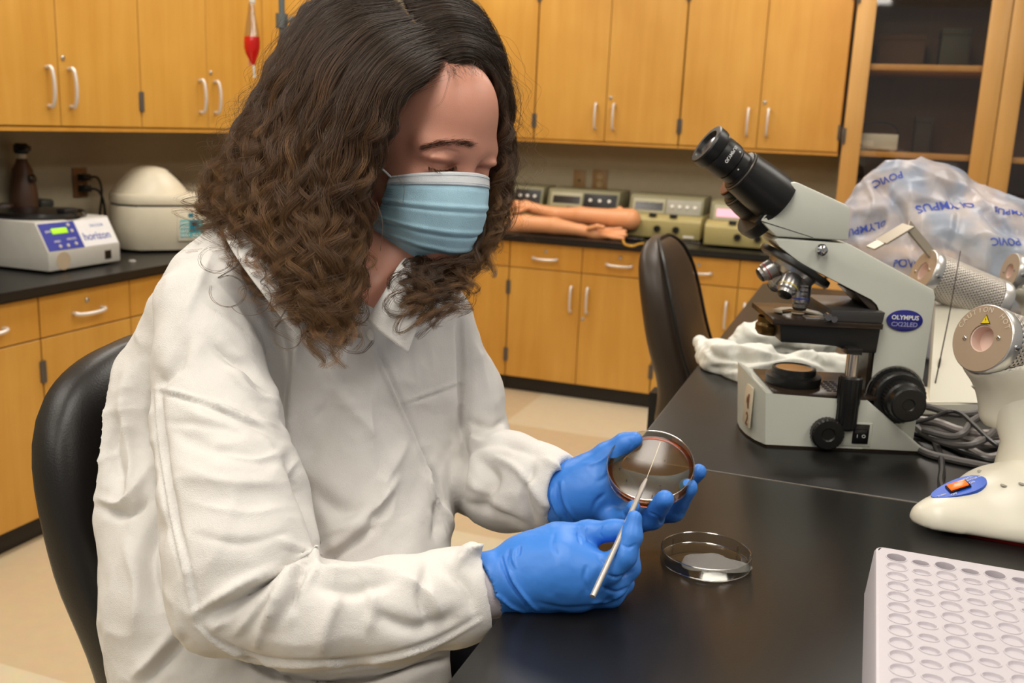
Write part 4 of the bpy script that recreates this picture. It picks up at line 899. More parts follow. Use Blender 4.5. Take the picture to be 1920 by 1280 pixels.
# ------------------------------------------------------------------ loop sterilisers
SHELL = mat('ivory_shell', (222, 217, 200), .32, var=.02, coat=.2); PERF = None
def perf_mat():
    M = mat('perforated_steel', (186, 178, 168), .28, .75); nt, b = nodes(M)
    uv = nt.nodes.new('ShaderNodeUVMap'); mp = nt.nodes.new('ShaderNodeMapping'); nt.links.new(uv.outputs[0], mp.inputs['Vector'])
    fr = nt.nodes.new('ShaderNodeVectorMath'); fr.operation = 'FRACTION'; sp = nt.nodes.new('ShaderNodeSeparateXYZ')
    return M
def frame_c(mc):                                # camera-frame direction -> world
    v = np.array(mc, float); v /= np.linalg.norm(v); return Vector(v[0]*RT+v[1]*UP+v[2]*FW)
HOLEM = mat('guard_inside', (30, 28, 26), .6)
def perforated(c, ax, r, L, nh, nz, name, m_, par, hole=.62):
    """steel sleeve with real punched holes"""
    bm = bmesh.new(); u = ax.orthogonal().normalized(); w = ax.cross(u); dz = L/nz; da = 2*math.pi/nh
    P = lambda a, z, rr=r: bm.verts.new(c+ax*z+(u*math.cos(a)+w*math.sin(a))*rr)
    for j in range(nz):
        for i in range(nh):
            a0 = (i+(.5 if j % 2 else 0))*da; z0 = j*dz
            sq = [(a0, z0), (a0+da/2, z0), (a0+da, z0), (a0+da, z0+dz/2), (a0+da, z0+dz), (a0+da/2, z0+dz), (a0, z0+dz), (a0, z0+dz/2)]
            S_ = [P(a, z) for a, z in sq]; H_ = []
            for (a, z) in sq:
                ca, cz = a0+da/2, z0+dz/2; va, vz = (a-ca)*r, z-cz; l = math.hypot(va, vz); q = hole*.5*min(da*r, dz)/l
                H_.append(P(ca+va*q/r, cz+vz*q))
            for k in range(8): bm.faces.new((S_[k], S_[(k+1) % 8], H_[(k+1) % 8], H_[k]))
    bmesh.ops.remove_doubles(bm, verts=bm.verts, dist=r*.004); bmesh.ops.recalc_face_normals(bm, faces=bm.faces)
    me = bpy.data.meshes.new(name); bm.to_mesh(me); bm.free(); o = mesh_obj(name, me, m_, par)
    md = o.modifiers.new('thick', 'SOLIDIFY'); md.thickness = .0006; return o
def sterilizer(label, mc, tip, r, L, base_dir, near=True, face=True, loc=None, holes=(40, 24)):
    """tip: mouth centre; mc: mouth direction in the camera frame; loc: centre of base on the table"""
    m_ = frame_c(mc); tip = Vector(tip); back = tip-m_*L
    t = thing('loop_sterilizer', label, 'sterilizer', loc, 0, 'loop sterilizers on the lab table'); O = Vector(loc); tl = tip-O
    A = m_
    STM = mat('steel_ring', (206, 204, 200), .3, .7); FACE = mat('tan_anodised_face', (172, 152, 130), .40, .2, var=.03)
    mb = MB(); mb.lathe([(r*.985, -.017), (r, -.016), (r, -.0015), (r*.975, 0), (r*.95, .0004)], 56, tl, A, cap=False); rg = mb.build('end_ring', STM, t)
    mb = MB(); mb.lathe([(r*.965, .0006), (r*.40, .0006), (r*.40, -.006), (r*.385, -.02), (r*.37, -.05), (0, -.05)], 56, tl, A, cap=False); fc = mb.build('face_plate', [FACE], t, angle=30)
    mb = MB(); mb.lathe([(r*.395, -.0012), (r*.36, -.0014), (r*.35, -.016), (0, -.018)], 40, tl, A, cap=False); mb.build('ceramic_liner', mat('pink_ceramic', (222, 194, 180), .5), fc)
    perforated(tl-A*(L), A, r*.975, L-.016, holes[0], holes[1], 'perforated_guard', mat('guard_steel', (206, 198, 188), .34, .55), t)
    mb = MB(); mb.lathe([(r*.55, -.02), (r*.55, -L+.004)], 32, tl, A); mb.build('heater_core', mat('core_grey', (74, 64, 54), .6), t)
    mb = MB(); mb.lathe([(r, -L-.002), (r*1.01, -L+.012), (r*.985, -L+.014)], 56, tl, A, cap=False); mb.lathe([(r, -L-.002), (r*.97, -L-.006), (0, -L-.006)], 56, tl, A); mb.build('rear_ring', STM, t)
    up = Vector(UP); up = (up-A*up.dot(A)).normalized(); sd = A.cross(up).normalized()      # sd points to image right? checked by dot
    if sd.dot(Vector(RT)) < 0: sd = -sd
    F = lambda x, y, z=.001: frame(tl+sd*x+up*y+A*z, sd, up)
    for sg in (-1, 1):
        mb = MB(); mb.lathe([(.0028, 0), (.0026, .0012), (.0, .0022)], 14, tl+sd*(sg*r*.55)+A*.0006, A); mb.build('face_screw', CHROME, fc)
        mb = MB(); dv = (sd*sg*.88-up*.2+Vector((0, 0, 0))).normalized(); dv = (dv-A*dv.dot(A)).normalized(); mb.lathe([(.0038, 0), (.0036, .002), (0, .0034)], 14, tl-A*.009+dv*r, dv); mb.build('ring_screw', CHROME, rg)
    if face:
        for i, ch in enumerate('CAUTION HOT'):
            if ch == ' ': continue
            a = R(152-12.4*i-(6 if i > 6 else 0)); rr = r*.83
            pos = tl+sd*rr*math.cos(a)+up*rr*math.sin(a)+A*.0008; uu = (sd*math.cos(a)+up*math.sin(a)); xx = uu.cross(A); xx = xx if xx.dot(sd*math.sin(a)-up*math.cos(a)) > 0 else -xx
            text(ch, r*.21, frame(pos, xx, uu), mat('pale_ink', (208, 196, 178), .5) if 'pale_ink' not in bpy.data.materials else bpy.data.materials['pale_ink'], 'lettering', fc)
        mb = MB(); q = r*.16; F0 = F(r*.06, r*.54, .0008); 
        pv = [mb.bm.verts.new(F0 @ Vector(v)) for v in ((-q, -q*.8, 0), (q, -q*.8, 0), (0, q*.95, 0))]+[mb.bm.verts.new(F0 @ Vector(v)) for v in ((-q, -q*.8, .0005), (q, -q*.8, .0005), (0, q*.95, .0005))]
        mb.bm.faces.new(pv[:3]); mb.bm.faces.new(pv[3:]); [mb.bm.faces.new((pv[i], pv[(i+1) % 3], pv[(i+1) % 3+3], pv[i+3])) for i in range(3)]
        wt = mb.build('warning_triangle', mat('black_edge', (30, 28, 10), .5), fc, smooth=False)
        mb = MB(); q *= .82; pv = [mb.bm.verts.new(F0 @ Vector(v)) for v in ((-q, -q*.78, .0008), (q, -q*.78, .0008), (0, q*.93, .0008))]; mb.bm.faces.new(pv); mb.build('yellow_field', mat('warning_yellow', (226, 200, 30), .5), wt, smooth=False)
        mb = MB(); pv = [F0 @ Vector((x*q, y*q, .0011)) for x, y in ((.05, .55), (-.16, 0), (.02, .02), (-.08, -.55), (.17, .12), (.0, .1))]; mb.bm.faces.new([mb.bm.verts.new(v) for v in pv]); mb.build('bolt_mark', BLACKP, wt, smooth=False)
    return t, O, tl, A, r, L
# nearest one
mc1 = (-.876, .218, -.431); tip1 = cpt(1841, 634, 1.150); r1 = .0415
b1 = (.262, 1.245, ZT)
t, O, tl, A, r_, L_ = sterilizer('ivory loop sterilizer with a glowing orange switch, nearest of the three', mc1, tip1, r1, .125, None, loc=b1)
# base shell: rounded wedge, tip toward camera-left
s_ = SDF((-.24, -.17, -.01), (.19, .17, .12), .0028)
mid = tl-A*.050
s_.cone((-.160, -.083, .010), .014, (-.06, -.03, .034), .036, .03); s_.cone((-.140, -.072, .008), .018, (-.09, .02, .014), .024, .03); s_.cone((-.14, -.088, .006), .014, (.02, -.086, .014), .022, .03); s_.cone((-.11, -.06, .018), .020, (.02, -.05, .024), .036, .03)
s_.cone((-.05, -.03, .020), .050, (.05, .0, .022), .056, .03); s_.cone((.0, -.045, .018), .044, (.12, -.04, .018), .046, .03); s_.cone((-.08, .0, .014), .036, (.06, .05, .014), .05, .03)
s_.F = np.maximum(s_.F, -(s_.lo[2]+s_.h*np.arange(s_.n[2])[None, None, :]-.004).astype(np.float32))
V, Q = s_.mesh(2); shell = qmesh('base_shell', V, Q[:, ::1], SHELL, t)
mb = MB(); cf_ = Vector(on(1908, 884, 2, ZT+.05))-O; mb.tube([Vector((cf_.x, cf_.y, .03)), Vector((cf_.x, cf_.y, .09)), Vector((mid.x*.9, mid.y*.9, mid.z-.062)), Vector((mid.x, mid.y, mid.z-.040))], [.029, .0245, .024, .038], 32); mb.build('column', SHELL, t, angle=60)
mb = MB(); 
cr = [(mid-A*(x)+Vector((0, 0, -.0))) for x in (-.035, .0, .035)]
s2 = SDF(np.array(mid)-.10, np.array(mid)+.10, .0028)
s2.cone(np.array(mid+A*.028)-np.array([0, 0, .012]), .036, np.array(mid-A*.03)-np.array([0, 0, .012]), .036, .01); s2.cone(np.array(mid)-np.array([0, 0, .03]), .036, np.array(mid)-np.array([0, 0, .080]), .024, .03)
s2.cone(np.array(tl+A*.10), r1*.985, np.array(tl-A*.3), r1*.985, .003, 'cut')
V, Q = s2.mesh(2); qmesh('cradle', V, Q, SHELL, t); mb.bm.free()
# blue oval switch plate on the base slope
pc = Vector(on(1797, 916, 0, 0, None) if False else (0, 0, 0))
from mathutils.bvhtree import BVHTree
shell_t = BVHTree.FromPolygons([tuple(v.co) for v in shell.data.vertices], [tuple(p.vertices) for p in shell.data.polygons])
def surf(px, py, V_, O_):
    d = Vector(RT*(px-960)-UP*(py-640)+FW*FPX).normalized(); h, n_, _, _ = shell_t.ray_cast(Vector(CAM)-Vector(O_), d)
    return np.array(h if h is not None else V_[0])
Vs = np.array([v.co[:] for v in shell.data.vertices])
q1, q2, q3 = surf(1775, 920, Vs, O), surf(1820, 910, Vs, O), surf(1800, 932, Vs, O)
xa = Vector(q2-q1); nrm = xa.cross(Vector(q1-q3)); nrm = nrm if nrm.dot(Vector(FW)) < 0 else -nrm; nrm.normalize(); yv = nrm.cross(xa.normalized())
ctr = Vector(surf(1797, 915, Vs, O))+nrm*.0012
yv = yv if yv.z > 0 else -yv
F0 = frame(ctr, yv.cross(nrm), yv)
def blob(mb, M, a, b, z, n=40, k=1.0):
    mb.grid([[M @ Vector((a*s_*math.cos(q)*(1), b*s_*math.sin(q)*(1+.28*math.cos(q)*k), zz)) for q in np.linspace(0, 2*math.pi, n, endpoint=False)] for s_, zz in ((1, -.004), (1, z), (.001, z))], closed_v=True)
F1 = F0 @ Matrix.Rotation(R(9), 4, 'Z')
mb = MB(); blob(mb, F1, .0325, .0148, .0004); ov = mb.build('switch_label', mat('label_royal_blue', (30, 82, 190), .4), t, angle=30)
mb = MB(); mb.box((-.0125, -.0072, .0), (.0125, .0072, .0028), .001, F1); rk = mb.build('power_switch', BLACKG, t)
mb = MB(); mb.box((-.0108, -.0056, .0025), (.0104, .0056, .0046), .0008, F1); mb.build('lit_rocker', mat('orange_lit_rocker', (246, 96, 30), .2, emit=(255, 90, 20), estr=.9), rk)
for tx, sz, x, y in (('BACTI-', .0036, .017, .0092), ('CINERATOR IV', .0036, .018, .0055), ('ON', .0042, .0165, .0), ('OFF', .0042, -.010, -.0098), ('Trident', .0034, -.022, -.0048)): text(tx, sz, F1 @ Matrix.Translation((x, y, .0007)), INK, 'lettering', ov)
mb = MB(); 
for px_, py_ in ((1838, 884), (1882, 910), (1916, 907)):
    q = Vector(surf(px_, py_, Vs, O)); mb.lathe([(.0035, .0003), (.0035, .0008), (0, .0008)], 14, q, (0, -.15, 1))
mb.build('hole_plug', mat('grey_plug', (150, 146, 136), .5), t)
mb = MB(); P = [(-.150, -.085), (-.12, -.104), (-.07, -.108), (.0, -.108), (.13, -.10), (.14, .03), (.0, .075), (-.10, .05), (-.14, -.02)]
loft(mb, [[(x*.92, y*.92, .0) for x, y in P], [(x*.95, y*.95, .0055) for x, y in P]]); mb.build('base_plate', mat('dark_red_plate', (120, 24, 24), .4), t, smooth=False)
# second, with a bracket
tip2 = cpt(1730, 508, 1.700); b2 = (.245, 1.93, ZT)
t, O, tl, A, r_, L_ = sterilizer('ivory loop sterilizer with an angled metal hook on top, behind the microscope arm', (-.93, .36, -.116), tip2, .0405, .150, None, loc=b2, face=False, holes=(44, 32))
mid = tl-A*.085
mb = MB(); 
def Lp(px, py, h): q = on(px, py, 2, ZT+h); return Vector(q)-O
a_, b_, c_, d_ = Vector(on(1700, 757, 2, ZT+.02))-O, Vector(on(1866, 757, 2, ZT+.02))-O, None, None
P = [(a_.x, a_.y), (b_.x, b_.y), (b_.x-.012, b_.y+.09), (a_.x, a_.y+.12)]
loft(mb, [[(x, y, 0) for x, y in P], [(x, y, .022) for x, y in P]])
bmesh.ops.bevel(mb.bm, geom=mb.bm.edges[:], offset=.003, segments=2, affect='EDGES'); mb.build('base', SHELL, t)
mb = MB(); ym = mid.y; P0 = [(-.115, a_.y+.028, .022), (.058, b_.y+.022, .022), (.058, b_.y+.075, .022), (-.115, a_.y+.10, .022)]; P1 = [(mid.x-.045, ym-.02, mid.z-.03), (mid.x+.02, ym-.02, mid.z-.03), (mid.x+.02, ym+.03, mid.z-.03), (mid.x-.045, ym+.03, mid.z-.03)]
loft(mb, [P0, [(.25*a+.75*b if i != 2 else .15*a+.85*b) for i, (a, b) in enumerate(zip(P0[0], P1[0]))] and [tuple(.35*np.array(a)+.65*np.array(b)) for a, b in zip(P0, P1)], P1]); mb.build('column', SHELL, t, angle=30)
HOOKM = mat('warm_steel', (168, 158, 142), .35, .5)
hk = [cpt(1632, 465, 1.68), cpt(1652, 454, 1.685), cpt(1703, 423, 1.69), cpt(1764, 497, 1.71), cpt(1772, 490, 1.71)]
mb = MB()
for i, (a0, a1, w_) in enumerate(((hk[0], hk[1], .010), (hk[1], hk[2], .016), (hk[2], hk[3], .016), (hk[3], cpt(1772, 502, 1.71), .016))):
    a0 = Vector(a0)-O; a1 = Vector(a1)-O; d = (a1-a0).normalized(); pn = (Vector(FW)*.55+Vector(UP)*.45+Vector(RT)*.35); pn = (pn-d*pn.dot(d)).normalized(); th = d.cross(pn)*.0016
    vs = [mb.bm.verts.new(p+pn*s1*w_+th*s2) for p in (a0, a1) for s1, s2 in ((-1, -1), (1, -1), (1, 1), (-1, 1))]
    for k in range(4): mb.bm.faces.new((vs[k], vs[(k+1) % 4], vs[4+(k+1) % 4], vs[4+k]))
    mb.bm.faces.new(vs[:4][::-1]); mb.bm.faces.new(vs[4:])
mb.build('loop_rest', HOOKM, t, angle=30)
mb = MB()
for px_ in (1748, 1776, 1805): q = Vector(on(px_, 748, 2, ZT+.0225))-O; mb.lathe([(.0042, 0), (.0042, .0008), (0, .0008)], 12, q)
mb.build('base_hole', mat('dark_hole', (90, 84, 76), .6), t)
q = Vector(on(1748, 745, 2, ZT+.0225))
mb = MB(); mb.tube([q, Vector(cpt(1778, 600, (Vector(q)-Vector(CAM)).dot(Vector(FW))+.0)), Vector(cpt(1801, 470, (Vector(q)-Vector(CAM)).dot(Vector(FW))))], [.0012, .0010, .0007], 6); mb.tube([q, q+(Vector(cpt(1778, 600, 1.66))-q)*.5], [.0019, .0017], 6)
tag(mb.build('inoculating_loop', mat('dark_wire', (78, 68, 62), .35, .6)), 'thin dark wire loop standing upright in the base behind the microscope', 'inoculating loop')
# third
tip3 = cpt(1893, 508, 1.80); b3 = (.50, 2.06, ZT)
t, O, tl, A, r_, L_ = sterilizer('ivory loop sterilizer cut off by the right picture edge, farthest of the three', (-.96, .22, -.01), tip3, .0345, .120, None, loc=b3, face=False, holes=(40, 24))
mid = tl-A*.06
s2 = SDF(np.array(mid)-.11, np.array(mid)+.11, .004)
s2.cone(np.array(mid+A*.028)-np.array([0, 0, .012]), .036, np.array(mid-A*.03)-np.array([0, 0, .012]), .036, .01); s2.cone(np.array(mid)-np.array([0, 0, .03]), .034, np.array(mid)-np.array([0, 0, .080]), .022, .02)
s2.cone(np.array(tl+A*.10), .0345*.98, np.array(tl-A*.3), .0345*.98, .003, 'cut')
V, Q = s2.mesh(2); qmesh('cradle', V, Q, SHELL, t)
mb = MB(); mb.tube([Vector((0, 0, .03)), Vector((mid.x, mid.y, mid.z-.065))], [.026, .024], 28); mb.build('column', SHELL, t)
mb = MB(); mb.box((-.09, -.07, 0), (.10, .07, .045), .02, seg=4); mb.build('base', SHELL, t)
tag((lambda mb: (mb.box(tuple(Vector(on(1868, 758, 2, ZT+.03))-Vector((0, 0, .03))), tuple(Vector(on(1905, 758, 2, ZT+.03))+Vector((.02, .05, .0))), .004), mb.build('blue_box', mat('royal_blue_card', (26, 70, 170), .5)))[1])(MB()), 'small royal blue box behind the ivory column at the right edge', 'box')
# ------------------------------------------------------------------ petri dish lid on the table
RIMG = glassy('highlight_edge', (.97, .95, .92), .12, 1.5, .95, fac=.42)  # extra gloss for the rim tubes, added as highlight lines on the edges
CLR = glassy('clear_polystyrene', (.93, .93, .90), .03, 1.49, .93)
def dish(name, label, cat, M, R0=.0465, h=.013, th=.0013, m_=None):
    mb = MB(); mb.lathe([(0, 0), (R0-.001, 0), (R0, .001), (R0, h), (R0-th, h), (R0-th, th+.001), (R0-th-.001, th), (0, th)], 72, cap=False)
    o = mb.build(name, m_ or CLR, angle=40); o.matrix_world = M
    for zz in (h, .0012):
        mb = MB(); mb.tube([(R0*math.cos(a)-.0005*math.cos(a), (R0-.0005)*math.sin(a), zz) for a in np.linspace(0, 2*math.pi, 72, endpoint=False)], .0006, 6, closed=True); mb.build('rim', RIMG, o)
    return tag(o, label, cat)
lc = on(1324, 1032, 2, ZT+.013); LID = dish('petri_dish', 'clear petri dish lid lying open side up on the black table', 'petri dish', Matrix.Translation((lc[0], lc[1], ZT+.0004)))
mb = MB()
for a in (100, 185, 60, 290, 320): mb.box((-.0006, .0433, .0015), (.0006, .0452, .0095), 0, Matrix.Rotation(R(a), 4, 'Z'))
mb.build('spacer_rib', CLR, LID, smooth=False)
FOG = glassy('fogged_film', (.88, .88, .86), .55, 1.45, .9, fac=.20)
mb = MB(); n = 48
def blobby(cx, cy, rr, se, z=.0018):
    vs = []
    for k in range(n):
        a = 2*math.pi*k/n; r = rr*(1+.22*math.sin(2*a+se)+.14*math.sin(3*a+2*se)+.08*math.sin(5*a)); vs.append(mb.bm.verts.new((cx+r*math.cos(a), cy+r*math.sin(a)*.9, z)))
    mb.bm.faces.new(vs)
blobby(.009, -.003, .029, 1.0)
mb.build('condensation', FOG, LID, smooth=False)
# ------------------------------------------------------------------ tube rack
RACKM = mat('frosted_polypropylene', (192, 186, 192), .38, var=.02, sss=.25, sssr=(.6, .5, .55))
nt_, b_ = nodes(RACKM); b_.inputs['Transmission Weight'].default_value = 0.0
RX, RY1, RZ = .0455, .957, .965; PT = .0213; NC, NR = 12, 15
t = thing('tube_rack', 'frosted white plastic tube rack on the table at the lower right', 'rack', (RX, RY1-NR*PT-.022, ZT))
mb = MB(); O = Vector((RX, RY1-NR*PT-.022, ZT)); H_ = RZ-ZT; LX = NC*PT+.014; LY = NR*PT+.022
def rq(e): # rounded outline
    o = []; rr = .008
    for cx, cy, a0 in ((LX-rr, LY-rr, 0), (rr, LY-rr, 90), (rr, rr, 180), (LX-rr, rr, 270)):
        for k in range(5): a = R(a0+k*22.5); o.append((cx+(rr+e)*math.cos(a), cy+(rr+e)*math.sin(a)))
    return o
mb.grid([[(x, y, z) for x, y in rq(e)] for e, z in ((.006, .0), (.0055, .002), (.002, H_-.003), (.0005, H_-.0005), (-.0015, H_))], closed_v=True)
# top plate: border strips plus punched cells
x0, y0 = .007, LY-.011-NR*PT; x1, y1 = x0+NC*PT, LY-.011
def quad(p): mb.bm.faces.new([mb.bm.verts.new(q) for q in p])
fr_ = rq(-.0015)
quad([(0.0015, 0.0015, H_), (LX-.0015, 0.0015, H_), (LX-.0015, y0, H_), (0.0015, y0, H_)]); quad([(0.0015, y1, H_), (LX-.0015, y1, H_), (LX-.005, LY-.0015, H_), (.005, LY-.0015, H_)])
quad([(0.0015, y0, H_), (x0, y0, H_), (x0, y1, H_), (.0015, y1, H_)]); quad([(x1, y0, H_), (LX-.0015, y0, H_), (LX-.0015, y1, H_), (x1, y1, H_)])
for i in range(NC):
    for j in range(NR):
        cx, cy = x0+(i+.5)*PT, y0+(j+.5)*PT; h = PT/2; K = 16
        dy = (-.0055 if i % 2 else 0)*1.0; rr = PT*(.455 if i % 2 == 0 else .40)
        if dy and j == 0: dy = 0
        sq = []; ci = []
        for k in range(K):
            a = 2*math.pi*k/K; s_ = h/max(abs(math.cos(a)), abs(math.sin(a))); sq.append(mb.bm.verts.new((cx+s_*math.cos(a), cy+s_*math.sin(a), H_))); ci.append((math.cos(a), math.sin(a)))
        deep = -.046 if j == NR-1 else -.0018
        ycl = lambda v: v*(.75 if dy else 1)
        rings = [[mb.bm.verts.new((cx+c*r_, cy+dy*.5+s*ycl(r_), H_+z)) for c, s in ci] for r_, z in ((rr, 0), (rr, .0007), (rr-.0009, .0007), (rr-.0012, deep*.5), (rr-.002, deep))]
        for A_, B_ in zip([sq]+rings, rings):
            for k in range(K): mb.bm.faces.new((A_[k], A_[(k+1) % K], B_[(k+1) % K], B_[k]))
        if j < NR-1: mb.bm.faces.new(rings[-1])
mb.build('rack_body', RACKM, t, angle=35)
# ------------------------------------------------------------------ crumpled white gown on the table
GOWN = mat('gown_cloth', (216, 216, 208), .75, var=.03, sss=.15, sssr=(.6, .55, .5))
def crumple(V, N, amp, sc, seed, ridged=True):
    d = 0
    for k in range(3):
        n_ = vnoise(V, sc*2**k, seed+k*7); d = d+(1-2*np.abs(n_))*(.5**k) if ridged else d+n_*(.5**k)
    return V+N*(amp*d)[:, None]
s_ = SDF((-.36, 1.70, .90), (.12, 2.2, 1.03), .0035)
G = lambda px, py, h: np.array(on(px, py, 2, ZT+h))
s_.cone(G(1320, 652, .018), .017, G(1352, 676, .022), .024, .015); s_.cone(G(1352, 676, .020), .024, G(1420, 690, .022), .030, .03); s_.cone(G(1420, 688, .020), .030, G(1500, 694, .018), .028, .03); s_.cone(G(1500, 692, .018), .03, G(1575, 694, .014), .026, .03)
s_.cone(G(1390, 640, .030), .028, G(1450, 634, .040), .036, .03); s_.cone(G(1450, 634, .036), .036, G(1530, 640, .036), .034, .03); s_.cone(G(1345, 670, .016), .02, G(1410, 706, .012), .018, .02); s_.cone(G(1410, 704, .012), .02, G(1500, 706, .010), .018, .02); s_.cone(G(1312, 640, .024), .012, G(1330, 670, .018), .012, .01)
V, Q = s_.mesh(2); N = vnormals(V, Q); V = crumple(V, N, .0070, 17, 3)
c_ = w2c(V); Nc = np.stack([N@RT, N@UP, N@FW], -1)
D = stroke(c_, Nc, [([(1310, 630), (1340, 665), (1380, 672), (1440, 672), (1500, 668)], 6, -.006), ([(1345, 650), (1400, 655), (1450, 668)], 6, .005), ([(1360, 700), (1420, 690), (1480, 676), (1540, 690)], 7, .005), ([(1400, 610), (1420, 630), (1470, 628)], 6, .005), ([(1440, 655), (1500, 662), (1560, 690)], 6, -.005), ([(1330, 690), (1380, 690), (1400, 706)], 6, -.004)])
V = V+N*(1.8*D)[:, None]; V[:, 2] = np.maximum(V[:, 2], ZT+.0006)
tag(qmesh('folded_gown', V, Q, GOWN), 'crumpled white cloth gown lying on the table behind the microscope', 'gown')
# ------------------------------------------------------------------ plastic cover over a second microscope
t2 = thing('covered_microscope', 'microscope hidden under a translucent printed plastic cover on the far table', 'microscope', (.165, 2.30, ZT), R(14))
mb = MB(); mb.box((-.10, -.09, 0), (.16, .09, .07), .015); mb.build('base', OFFW, t2)
mb = MB(); mb.prism([(.05, .05), (.15, .05), (.16, .22), (.02, .30), (-.10, .31), (-.10, .27), (.05, .20)], -.05, .05, None, .006); mb.build('arm', OFFW, t2)
mb = MB(); mb.box((-.09, -.08, .16), (.06, .08, .18), .003); mb.build('stage', BLK, t2)
for y_ in (-.03, .03): mb = MB(); mb.lathe([(.03, 0), (.028, .06), (.022, .065), (.024, .10), (0, .10)], 24, (-.06, y_, .325), (-.80, 0, .42)); mb.build('eyepiece', BLK, t2)
mb = MB(); mb.lathe([(.02, .0), (.018, .05), (0, .05)], 20, (-.04, 0, .27), (0, 0, -1)); mb.build('objective', SILV, t2)
COVD = 2.06
def Cv(px, py, dd=0): return cc(px, py, COVD+dd)
pxm = COVD/FPX
lo = c2w(np.array([Cv(1560, 620, -.25), Cv(2140, 620, -.25), Cv(1560, 250, .3), Cv(2140, 250, .3), Cv(1560, 620, .3), Cv(2140, 250, -.25), Cv(2140, 620, .3), Cv(1560, 250, -.25)]))
s_ = SDF(lo.min(0), lo.max(0), .0055)
def cv(a, ra, b, rb, k=.03, sc=1.0, dd=(0, 0)): s_.cone(c2w(Cv(*a, dd[0])), ra*pxm, c2w(Cv(*b, dd[1])), rb*pxm, k, ax=FW, sc=sc)
cv((1682, 335), 32, (1740, 362), 44, .03); cv((1740, 365), 46, (1830, 420), 52, .04); cv((1830, 420), 52, (1900, 475), 88, .04); cv((1900, 475), 88, (2040, 500), 100, .05)
cv((1655, 362), 26, (1640, 400), 32, .03); cv((1640, 400), 40, (1655, 450), 58, .04); cv((1655, 455), 60, (1690, 560), 70, .05); cv((1700, 400), 62, (1740, 520), 95, .05, 1.2); cv((1740, 500), 95, (1760, 600), 95, .05, 1.2); cv((1800, 490), 95, (1840, 600), 100, .05, 1.2); cv((1900, 540), 95, (1960, 620), 95, .05, 1.2)
V, Q = s_.mesh(3); N = vnormals(V, Q); V = crumple(V, N, .012, 8, 31); N = vnormals(V, Q)
c_ = w2c(V); Nc = np.stack([N@RT, N@UP, N@FW], -1)
D = stroke(c_, Nc, [([(1640, 345), (1680, 385), (1700, 440), (1712, 480)], 10, -.018), ([(1660, 400), (1640, 430), (1600, 440)], 9, -.010), ([(1712, 380), (1700, 450), (1725, 520)], 8, .010), ([(1800, 340), (1860, 400), (1920, 470)], 9, .010), ([(1620, 330), (1640, 380), (1620, 420)], 8, .010), ([(1840, 390), (1880, 430), (1920, 440)], 9, -.012), ([(1760, 330), (1800, 400), (1780, 480)], 9, -.008), ([(1600, 430), (1620, 480), (1640, 540)], 8, .008), ([(1690, 300), (1750, 330), (1800, 350)], 8, .008)])
V = V+N*D[:, None]; V[:, 2] = np.maximum(V[:, 2], ZT+.001)
COVM = bpy.data.materials.new('clear_poly_cover'); COVM.use_nodes = True; nt = COVM.node_tree; nt.nodes.clear()
o_ = nt.nodes.new('ShaderNodeOutputMaterial'); tr = nt.nodes.new('ShaderNodeBsdfTransparent'); df = nt.nodes.new('ShaderNodeBsdfPrincipled'); m1 = nt.nodes.new('ShaderNodeMixShader')
df.inputs['Base Color'].default_value = lin((214, 206, 208))+(1,); df.inputs['Roughness'].default_value = .28
nz = nt.nodes.new('ShaderNodeTexNoise'); nz.inputs['Scale'].default_value = 9; nz.inputs['Detail'].default_value = 4; cr = nt.nodes.new('ShaderNodeMapRange'); cr.inputs[1].default_value = .35; cr.inputs[2].default_value = .7; cr.inputs[3].default_value = .45; cr.inputs[4].default_value = .76
g = nt.nodes.new('ShaderNodeNewGeometry'); nt.links.new(g.outputs['Position'], nz.inputs['Vector'])
nt.links.new(nz.outputs['Fac'], cr.inputs[0]); nt.links.new(cr.outputs[0], m1.inputs[0]); nt.links.new(tr.outputs[0], m1.inputs[1]); nt.links.new(df.outputs[0], m1.inputs[2]); nt.links.new(m1.outputs[0], o_.inputs[0])
rc = nt.nodes.new('ShaderNodeValToRGB'); rc.color_ramp.elements[0].color = lin((176, 186, 206))+(1,); rc.color_ramp.elements[1].color = lin((216, 206, 206))+(1,); rc.color_ramp.elements[0].position = .38; rc.color_ramp.elements[1].position = .58
n2 = nt.nodes.new('ShaderNodeTexNoise'); n2.inputs['Scale'].default_value = 13; nt.links.new(g.outputs['Position'], n2.inputs['Vector']); nt.links.new(n2.outputs['Fac'], rc.inputs[0]); nt.links.new(rc.outputs[0], df.inputs['Base Color'])
COVER = tag(qmesh('plastic_cover', V, Q, COVM), 'crinkled translucent plastic cover with blue print draped over the far microscope', 'cover')
Vc = V; CI = mat('blue_print', (52, 74, 170), .5)
from mathutils.bvhtree import BVHTree
bvh = BVHTree.FromPolygons([tuple(v) for v in Vc], [tuple(q) for q in Q])
def printed(body, px, py, size, rot, flip=False):
    d = Vector(on(px, py, 1, 3.0)-CAM).normalized(); h, nn, _, _ = bvh.ray_cast(Vector(CAM), d)
    if h is None: return
    if nn.dot(d) > 0: nn = -nn
    xx = Vector(RT)*math.cos(R(rot))+Vector(UP)*math.sin(R(rot)); xx = (xx-nn*xx.dot(nn)).normalized(); yy = nn.cross(xx)
    o = text(body, size, frame(h+nn*.001, xx, yy), CI, 'print', COVER, ext=.0002, bold=.0003)
    me = o.data                                  # lay the print onto the film
    for v in me.vertices:
        w_ = v.co.copy(); r_ = bvh.find_nearest(w_+nn*0.0)
        if r_[0] is not None: n2 = r_[1] if r_[1].dot(d) < 0 else -r_[1]; v.co = r_[0]+n2*(.0012 if (w_-h).dot(nn) > .001 else .0008)
